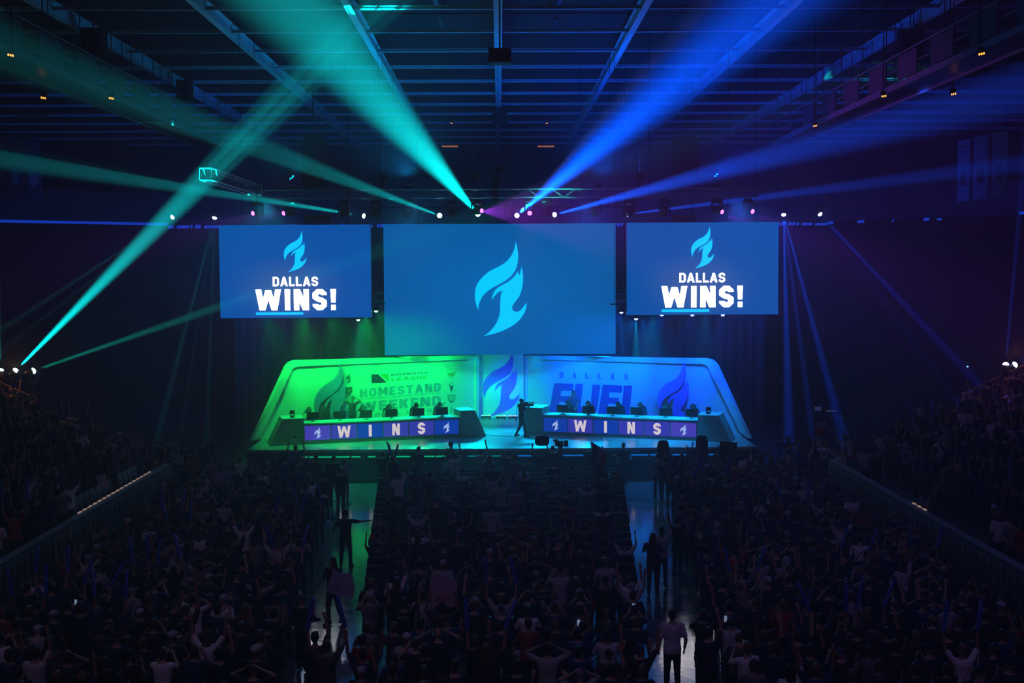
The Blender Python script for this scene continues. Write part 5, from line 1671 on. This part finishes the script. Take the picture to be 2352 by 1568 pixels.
# ================================================================== audience seats and everyone else
def half(Y):
    return 1.2 + .0765 * Y
def aisle_out(Y):
    return 2.75 + .0765 * Y
rc = random.Random(21)
SLOTS = []       # (x, y, z, block, row, seat, kind)
rows = [50.2 - 1.03 * i for i in range(28)]
CH = []
def free(x, y, r=.56):
    return all((x - s.x) ** 2 + (y - s.y) ** 2 > r * r for s in SPECIAL)
for i, Y in enumerate(rows):
    h = half(Y)
    n = int(2 * h / .57)
    for j in range(n):
        x = -h + .285 + j * (2 * h - .57) / max(1, n - 1)
        q = rc.random()
        if Y > 46.2: kind = 'sit' if q < .22 else None
        elif Y > 35: kind = 'stand' if q < .18 else ('sit' if q < .56 else None)
        else: kind = 'stand' if q < .80 else ('sit' if q < .93 else None)
        if j in (0, n - 1) and Y > 29: kind = 'sit' if q < .35 else None
        if Y > 30.5 or kind == 'sit': CH.append((x, Y, i, j))
        if kind: SLOTS.append((x, Y, 0., 'centre', i + 1, j + 1, kind))
    if Y > 48.7: continue
    a = aisle_out(Y)
    for s, nm in ((-1, 'left'), (1, 'right')):
        n = int((12.1 - a) / .60)
        for j in range(n):
            x = s * (a + .28 + j * .60)
            if rc.random() < (.94 if Y < 46 else .8):
                SLOTS.append((x + rc.uniform(-.08, .08), Y + rc.uniform(-.15, .15), 0., nm, i + 1, j + 1, 'stand'))
for i in range(7):
    Y = 47.4 + .95 * i
    for s, nm in ((-1, 'left'), (1, 'right')):
        for j in range(8):
            if rc.random() < .55: SLOTS.append((s * (12.4 + .68 * j) + rc.uniform(-.1, .1), Y + rc.uniform(-.2, .2), 0., nm, 90 + i, j + 1, 'stand'))
for s, nm in ((-1, 'left stand'), (1, 'right stand')):
    for k in range(11):
        x = s * (12.9 + .85 * (k + .45))
        for j in range(26):
            Y = 45.6 - .6 * j
            if Y < 30: continue
            if k == 0 and Y > 37.2 and s < 0: continue
            if k == 0 and s > 0 and rc.random() < .5: continue
            if rc.random() < (.86 if k < 9 else .5):
                SLOTS.append((x, Y + rc.uniform(-.12, .12), 1.0 + .35 * k, nm, k + 1, j + 1, 'stand'))
VIS = []
for sl in SLOTS:
    px, py = project((sl[0], sl[1], sl[2] + 1.75))
    if -25 < px < 2377 and py < 1590 and free(sl[0], sl[1]):
        VIS.append(sl)
VIS.sort(key=lambda s: (V(s[:3]) + V((0, 0, 1.2)) - CAM_LOC).length)
N_IND = 300 - len([o for o in bpy.data.objects if o.name.split('.')[0] == 'person'])
PICK = {'stand': [('idle', .26), ('clap', .24), ('cheer', .17), ('raised', .12), ('phone', .12), ('hips', .04), ('head', .05)], 'sit': [('seated', .8), ('seatcheer', .2)]}
PHR = {'idle': 'arms down', 'clap': 'clapping', 'cheer': 'arms up', 'raised': 'one arm up', 'phone': 'hands at face', 'hips': 'hands on hips', 'head': 'hands at the head', 'seated': 'seated', 'seatcheer': 'seated with arms up'}
BLK = {'centre': 'centre floor block', 'left': 'left floor block', 'right': 'right floor block', 'left stand': 'left stand', 'right stand': 'right stand'}
def pick(kind):
    q = rc.random()
    for nm, f in PICK[kind]:
        q -= f
        if q <= 0: return nm
    return PICK[kind][0][0]
def ordinal(n):
    return '%d%s' % (n, 'th' if 10 < n % 100 < 14 else {1: 'st', 2: 'nd', 3: 'rd'}.get(n % 10, 'th'))
nst = 0; nph = 0
IND, REST = VIS[:N_IND], VIS[N_IND:]
for x, y, z, blk, row, seat, kind in IND:
    pose = pick(kind)
    top, cn = outfit(rc)
    hk = rc.choices(['short', 'long', 'curly', 'cap', 'tail'], [.5, .17, .1, .17, .06])[0]
    hc = None
    if hk == 'cap': hc = rc.choice([(.45, .44, .5), (.02, .02, .03), (.05, .06, .14), (.3, .3, .33)])
    capn = ' and cap' if hk == 'cap' else ''
    where = 'row %d from stage' % row if 'stand' not in blk else 'row %d up' % row
    lab = '%sperson in %s, %s, %s, %s, place %d' % ('capped ' if capn else '', cn, PHR[pose], BLK[blk].replace(' floor', ''), where, seat)
    if blk in ('left', 'right') or 'stand' in blk:
        rz = rc.uniform(-.25, .25) + (-.22 if x < 0 else .22) * (1.6 if 'stand' in blk else .6)
    else:
        rz = rc.uniform(-.2, .2)
    while len(lab.replace(',', ' ').split()) > 16: lab = lab.replace(' from stage', '') if ' from stage' in lab else lab.replace(' up,', ',')
    o = person(pose, V((x, y + (.0 if kind == 'sit' else .05), z)), rz, lab, top, trousers=rc.choice([(.02, .02, .025), (.03, .04, .07), (.06, .055, .05)]), hair=hk, hairc=hc, group='people in the ' + BLK[blk], scale=rc.uniform(.92, 1.04))
    if pose in ('cheer', 'seatcheer') and rc.random() < .32 and y < 45.5:
        for i in (0, 1):
            p, d = hand_point(o, pose, i)
            nst += 1
            stick(p, d + V((rc.uniform(-.4, .4), rc.uniform(-.3, .3), 0)), 'blue stick in the %s hand at place %d, %s, %s' % (('right', 'left')[i], seat, where.replace(' from stage', '').replace(' up', ''), BLK[blk]))
    if pose == 'phone' and nph < 5 and rc.random() < .2:
        (p, d), (p2, _) = hand_point(o, pose, 0), hand_point(o, pose, 1)
        nph += 1
        phone((p + p2) / 2 + V((0, 0, .05)), rz, 'lit phone of the person at place %d, %s, %s' % (seat, where.replace(' from stage', '').replace(' up', ''), BLK[blk]))
o = [q for q in bpy.data.objects if q.get('label', '').startswith('person at the foot of the left aisle')][0]
for i in (0, 1):
    p, d = hand_point(o, 'cheer', i); stick(p, d + V((.3 if i else -.3, 0, 0)), 'blue stick in the %s hand at the foot of the left aisle' % ('right', 'left')[i])
o = [q for q in bpy.data.objects if q.get('label', '').startswith('red-haired')][0]
for i in (0, 1):
    p, d = hand_point(o, 'phone', i); stick(p, V((.25 - .5 * i, .1, 1)), 'blue stick in the %s hand of the red-haired person' % ('right', 'left')[i])

# the rest of the audience, too many to single out: one mass
LOW = {nm: pose_meshes(nm, low=True) for nm in ('idle', 'clap', 'cheer', 'raised', 'phone', 'seated', 'seatcheer', 'head', 'hips')}
LOWHAIR = {}
for k in ('short', 'long', 'cap', 'curly'):
    mb = MB()
    if k == 'long': mb.ell((0, -.02, .03), (.09, .104, .108), 10, 7).loft([(-.28, .08, .04, -.085), (-.1, .1, .06, -.06), (.02, .09, .07, -.04)], 10)
    elif k == 'cap': mb.ell((0, -.01, .045), (.088, .108, .078), 10, 7).loft([(.035, .07, .10, .085), (.05, .07, .10, .086)], 10)
    elif k == 'curly': mb.ell((0, -.025, .03), (.11, .115, .115), 10, 7)
    else: mb.ell((0, -.022, .030), (.087, .102, .106), 10, 7)
    LOWHAIR[k] = (np.array(mb.v), mb.f)
def arr(me):
    v = np.empty(len(me.vertices) * 3, np.float32); me.vertices.foreach_get('co', v)
    return v.reshape(-1, 3), [tuple(p.vertices) for p in me.polygons]
LOWA = {nm: [arr(m) for m in d['low']] for nm, d in LOW.items()}
stk = MB().capsule((0, 0, .05), (0, 0, .62), .042, .038, 8, 2)
CV, CF, CC, off = [], [], [], 0
def addcrowd(v, f, c, M):
    global off
    v = np.asarray(v, np.float64) @ np.array(M.to_3x3()).T + np.array(M.translation)
    CV.append(v); CC.append(np.tile(np.array([*c, 1.], np.float32), (len(v), 1)))
    CF.extend([tuple(i + off for i in p) for p in f]); off += len(v)
for x, y, z, blk, row, seat, kind in REST:
    pose = pick(kind)
    rz = rc.uniform(-.3, .3)
    M = Matrix.Translation((x, y + (.0 if kind == 'sit' else .05), z)) @ Matrix.Rotation(rz, 4, 'Z') @ Matrix.Scale(rc.uniform(.92, 1.05), 4)
    top, cn = outfit(rc)
    for (v, f), c in zip(LOWA[pose], (rc.choice(SKINS), top, rc.choice([(.02, .02, .025), (.03, .04, .07), (.06, .055, .05)]))):
        addcrowd(v, f, c, M)
    hk = rc.choices(['short', 'long', 'curly', 'cap'], [.5, .2, .12, .18])[0]
    hc = rc.choice([(.45, .44, .5), (.02, .02, .03), (.05, .06, .14), (.3, .3, .33)]) if hk == 'cap' else rc.choice(HAIRC)
    addcrowd(*LOWHAIR[hk], hc, M @ LOW[pose]['MH'])
    if pose in ('cheer', 'seatcheer') and rc.random() < .22 and y < 45.5:
        for hpt, hd in LOW[pose]['hands']:
            addcrowd(np.array(stk.v), stk.f, (.05, .12, .55), M @ Matrix.Translation(hpt) @ (hd + V((rc.uniform(-.4, .4), rc.uniform(-.3, .3), 0))).to_track_quat('Z', 'Y').to_matrix().to_4x4())
me = bpy.data.meshes.new('crowd')
me.from_pydata(np.concatenate(CV).tolist(), [], CF)
at = me.color_attributes.new('tint', 'FLOAT_COLOR', 'POINT')
at.data.foreach_set('color', np.concatenate(CC).ravel())
me.shade_smooth()
cm = bpy.data.materials.new('crowd_cloth_and_skin'); cm.use_nodes = True
b = cm.node_tree.nodes['Principled BSDF']; b.inputs['Roughness'].default_value = .8
ca = cm.node_tree.nodes.new('ShaderNodeVertexColor'); ca.layer_name = 'tint'
cm.node_tree.links.new(ca.outputs[0], b.inputs['Base Color'])
o = link('crowd', me, cm, kind='stuff')
tag(o, 'rest of the dense audience filling the floor and the side stands', 'crowd')

# black chairs of the centre block: one built with its parts, the rest copied
def make_chair():
    t = empty('floor_chair', (0, 0, 0), 'x', 'chair', 'black chairs of the centre floor block')
    mb = MB()
    n = 10
    def rr(w_, h_, r, k=5):
        P = []
        for cx, cy, a0 in ((w_ / 2 - r, h_ / 2 - r, 0), (-w_ / 2 + r, h_ / 2 - r, PI / 2), (-w_ / 2 + r, -h_ / 2 + r, PI), (w_ / 2 - r, -h_ / 2 + r, 3 * PI / 2)):
            P += [(cx + r * math.cos(a0 + PI / 2 * i / k), cy + r * math.sin(a0 + PI / 2 * i / k)) for i in range(k + 1)]
        return P
    up = Matrix.Rotation(.13, 3, 'X') @ V((0, 0, 1))
    MB().prism(rr(.50, .48, .10), frame((0, -.25, .70), (1, 0, 0), up), .06).build('backrest', SEATM, t)
    MB().prism(rr(.48, .48, .08), frame((0, 0, .47), (1, 0, 0), (0, 1, 0)), .07).build('seat', SEATM, t)
    f = MB()
    for s in (-1, 1):
        f.path([(s * .22, -.22, 0), (s * .21, -.2, .42), (s * .2, -.28, .86)], .013).path([(s * .22, .22, 0), (s * .21, .18, .42)], .013).path([(s * .21, -.2, .42), (s * .21, .18, .42)], .013)
    f.tube((-.2, -.245, .66), (.2, -.245, .66), .011)
    f.build('frame', BLACKM, t)
    return t
c0 = make_chair()
kids = list(c0.children)
first = True
CHV = [c for c in CH if -10 < project((c[0], c[1], .8))[0] < 2362 and project((c[0], c[1], .9))[1] < 1575]
CHV.sort(key=lambda c: -c[1])
for x, Y, i, j in CHV[:290]:
    if first:
        t = c0; first = False
    else:
        t = c0.copy(); COL.objects.link(t)
        for k in kids:
            q = k.copy(); COL.objects.link(q); q.parent = t
    t.location = (x, Y - .05, 0)
    t['label'] = 'black padded chair, centre floor block, %s row from the stage, place %d' % (ordinal(i + 1), j + 1)

# ================================================================== catwalks, banners, house lamps, hanging loudspeakers
CATW = mat('catwalk_steel', (.12, .12, .13), .6)
for s, nm in ((-1, 'left'), (1, 'right')):
    t = empty('catwalk', (s * 14.2, 22, 15.3), 'dark steel catwalk hanging along the %s side of the roof' % nm, 'catwalk')
    MB().box((0, 19.5, 0), (1.2, 39, .08)).build('deck', BLACKM, t)
    for x in (-.6, .6):
        MB().tube((x, 0, 1.05), (x, 39, 1.05), .03).tube((x, 0, .55), (x, 39, .55), .022).build('rail', CATW, t)
        MB().box((x, 19.5, .0), (.06, 39, .22)).build('stringer', CATW, t)
    for k in range(14):
        y = 1.5 + 2.8 * k
        MB().tube((-.6, y, 0), (-.6, y, 3.7), .02, n=5).tube((.6, y, 0), (.6, y, 3.7), .02, n=5).build('hanger', CATW, t)
    for k in range(9):
        y = 6 + 3.2 * k
        MB().box((-s * .62, y, .55), (.04, 1.9, .8)).build('side_panel', mat('catwalk_panel', (.035, .035, .04), .7), t)
def house_lamp(px, py, Y, label, big=1.):
    p = W(px, py, Y)
    t = empty('house_lamp', p, label, 'lamp', 'amber house lamps under the roof')
    MB().box((0, .08, .12), (.24 * big, .12, .14)).tube((0, .1, .2), (0, .1, HANG - p.z), .02).build('housing', BLACKM, t)
    for k in (-1, 0, 1):
        MB().ell((.075 * k * big, -.02, .012 * k * (1 if px > 1176 else -1)), (.03 * big, .03, .035), 8, 6).build('bulb', AMBER, t)
for px, py, Y, lab in ((25, 127, 33, 'amber house lamp at the upper left edge'), (100, 225, 40, 'amber house lamp over the left catwalk, lower of the pair'), (256, 226, 42, 'amber house lamp over the left catwalk, right of the pair'),
                       (2254, 124, 33, 'amber house lamp at the upper right'), (2030, 221, 42, 'amber house lamp over the right catwalk, left of the pair'), (2190, 216, 40, 'amber house lamp over the right catwalk, right of the pair'), (1872, 289, 52, 'faint amber house lamp far along the right catwalk'),
                       (1037, 283, 80, 'small amber lamp deep in the roof, left of the middle'), (1256, 283, 80, 'small amber lamp deep in the roof, right of the middle')):
    house_lamp(px, py, Y, lab, .8 if Y < 60 else .6)
for px0, px1, lab in ((1015, 1052, 'left'), (1235, 1273, 'right')):
    a, b = W(px0, 336, 92), W(px1, 336, 92)
    t = empty('tube_lamp', a, 'long dim orange tube lamp at the far end of the roof, %s one' % lab, 'lamp')
    MB().tube((0, 0, 0), b - a, .06).build('tube', mat('orange_tube', emit=(.65, .20, .05), strength=.9 if lab == 'left' else .3), t)
    MB().tube((.3, 0, .05), (.3, 0, HANG - a.z), .015).tube((b.x - a.x - .3, 0, .05), (b.x - a.x - .3, 0, HANG - a.z), .015).build('wire', BLACKM, t)
def banner(pts, Y0, Y1, texts, col, ink, label):
    (ax, ay0, ay1), (bx, by0, by1) = pts
    A, B = W(ax, ay0, Y0), W(bx, by0, Y1)
    hgt = A.z - W(ax, ay1, Y0).z
    t = empty('banner', A, label, 'banner')
    u = B - A; u.z = 0
    wd = u.length
    fr = frame((0, 0, 0), u)
    c = MB().prism([(0, 0), (wd, 0), (wd, -hgt), (0, -hgt)], fr, .02).build('cloth', CLOTH, t); c.color = (*col, 1)
    MB().tube(fr(-.1, .03), fr(wd + .1, .03), .03).tube(fr(.1, .03), fr(.1, .03) + V((0, 0, HANG - A.z - .05)), .012, n=5).tube(fr(wd - .1, .03), fr(wd - .1, .03) + V((0, 0, HANG - A.z - .05)), .012, n=5).build('pole', BLACKM, t)
    mb = MB()
    for s, y, h in texts:
        P, w0 = text_polys(s, h * hgt, .22, .14)
        k = min(1, .8 * wd / w0)
        mb.flat([[(wd / 2 + x * k, -y * hgt + yy) for x, yy in p] for p in P], fr, .004)
    e = .03 * wd
    for x0, x1, y0, y1 in ((e, wd - e, -.015 * hgt, -.022 * hgt), (e, wd - e, -.978 * hgt, -.985 * hgt), (e, 2 * e, -.02 * hgt, -.98 * hgt), (wd - 2 * e, wd - e, -.02 * hgt, -.98 * hgt)):
        mb.flat([[(x0, y0), (x1, y0), (x1, y1), (x0, y1)]], fr, .004)
    mb.flat([[(wd * (.5 + .28 * math.cos(a)), -hgt * (.62 + .13 * math.sin(a))) for a in [2 * PI * k / 16 for k in range(16)]]], fr, .004)
    i = mb.build('print', INK, t); i.color = (*ink, 1)
NV, PB = (.02, .02, .06), (.20, .24, .30)
banner([(2200, 323, 464), (2229, 317, 459)], 66, 65, [('MISL', .14, .07), ('CHAMPIONS', .21, .03)], PB, NV, 'pale hanging banner lettered MISL, leftmost of three on the right')
banner([(2236, 315, 458), (2271, 307, 454)], 64.8, 63.5, [('CISL', .14, .07), ('CHAMPIONS', .21, .03)], PB, NV, 'pale hanging banner lettered CISL, middle of three on the right')
banner([(2279, 305, 452), (2316, 294, 446)], 63.2, 62, [('WEST', .11, .06), ('DIVISION', .2, .04)], PB, NV, 'pale hanging banner nearest the right edge')
banner([(-30, 302, 452), (9, 308, 454)], 62, 63.2, [('WEST', .12, .06)], NV, (.16, .18, .24), 'dark outlined banner cut by the left edge')
banner([(14, 310, 458), (51, 318, 462)], 63.5, 64.8, [('DIVISION', .12, .05)], NV, (.16, .18, .24), 'dark outlined banner, middle of three on the left')
banner([(56, 320, 462), (93, 326, 468)], 65, 66, [('CISL', .12, .06)], NV, (.16, .18, .24), 'dark outlined banner, nearest the middle of the left three')
# dark loudspeaker clusters under the outer roof beams
for px, py, Y, wd, hg, lab in ((215, 95, 50.5, .9, 1.1, 'dark loudspeaker hanging from the outer left beam, nearest'), (425, 200, 64, .7, 1.1, 'dark loudspeaker hanging from the outer left beam, farther'), (2090, 100, 50.5, .9, 1.1, 'dark loudspeaker hanging from the outer right beam'), (1148, 130, 44, .8, .5, 'dark box clamped under the ridge beam, nearest'), (1148, 272, 75, .9, .8, 'dark box clamped under the ridge beam, farther')):
    p = W(px, py, Y)
    z = min(p.z, ROOF_Z - hg / 2 - .02)
    t = empty('hanging_speaker', (p.x, Y, z), lab, 'loudspeaker')
    MB().box((0, 0, 0), (wd, .7, hg)).build('cabinet', BLACK, t)
    MB().box((0, -.36, 0), (wd * .86, .02, hg * .86)).build('grille', BLACKM, t)
    MB().tube((0, 0, hg / 2), (0, 0, (HANG if abs(px - 1148) > 50 else ROOF_Z + .02) - z), .03).build('bracket', BLACKM, t)
for px, py, Y, lab in ((235, 148, 45, 'left'), (1110, 110, 40, 'right')):
    pass
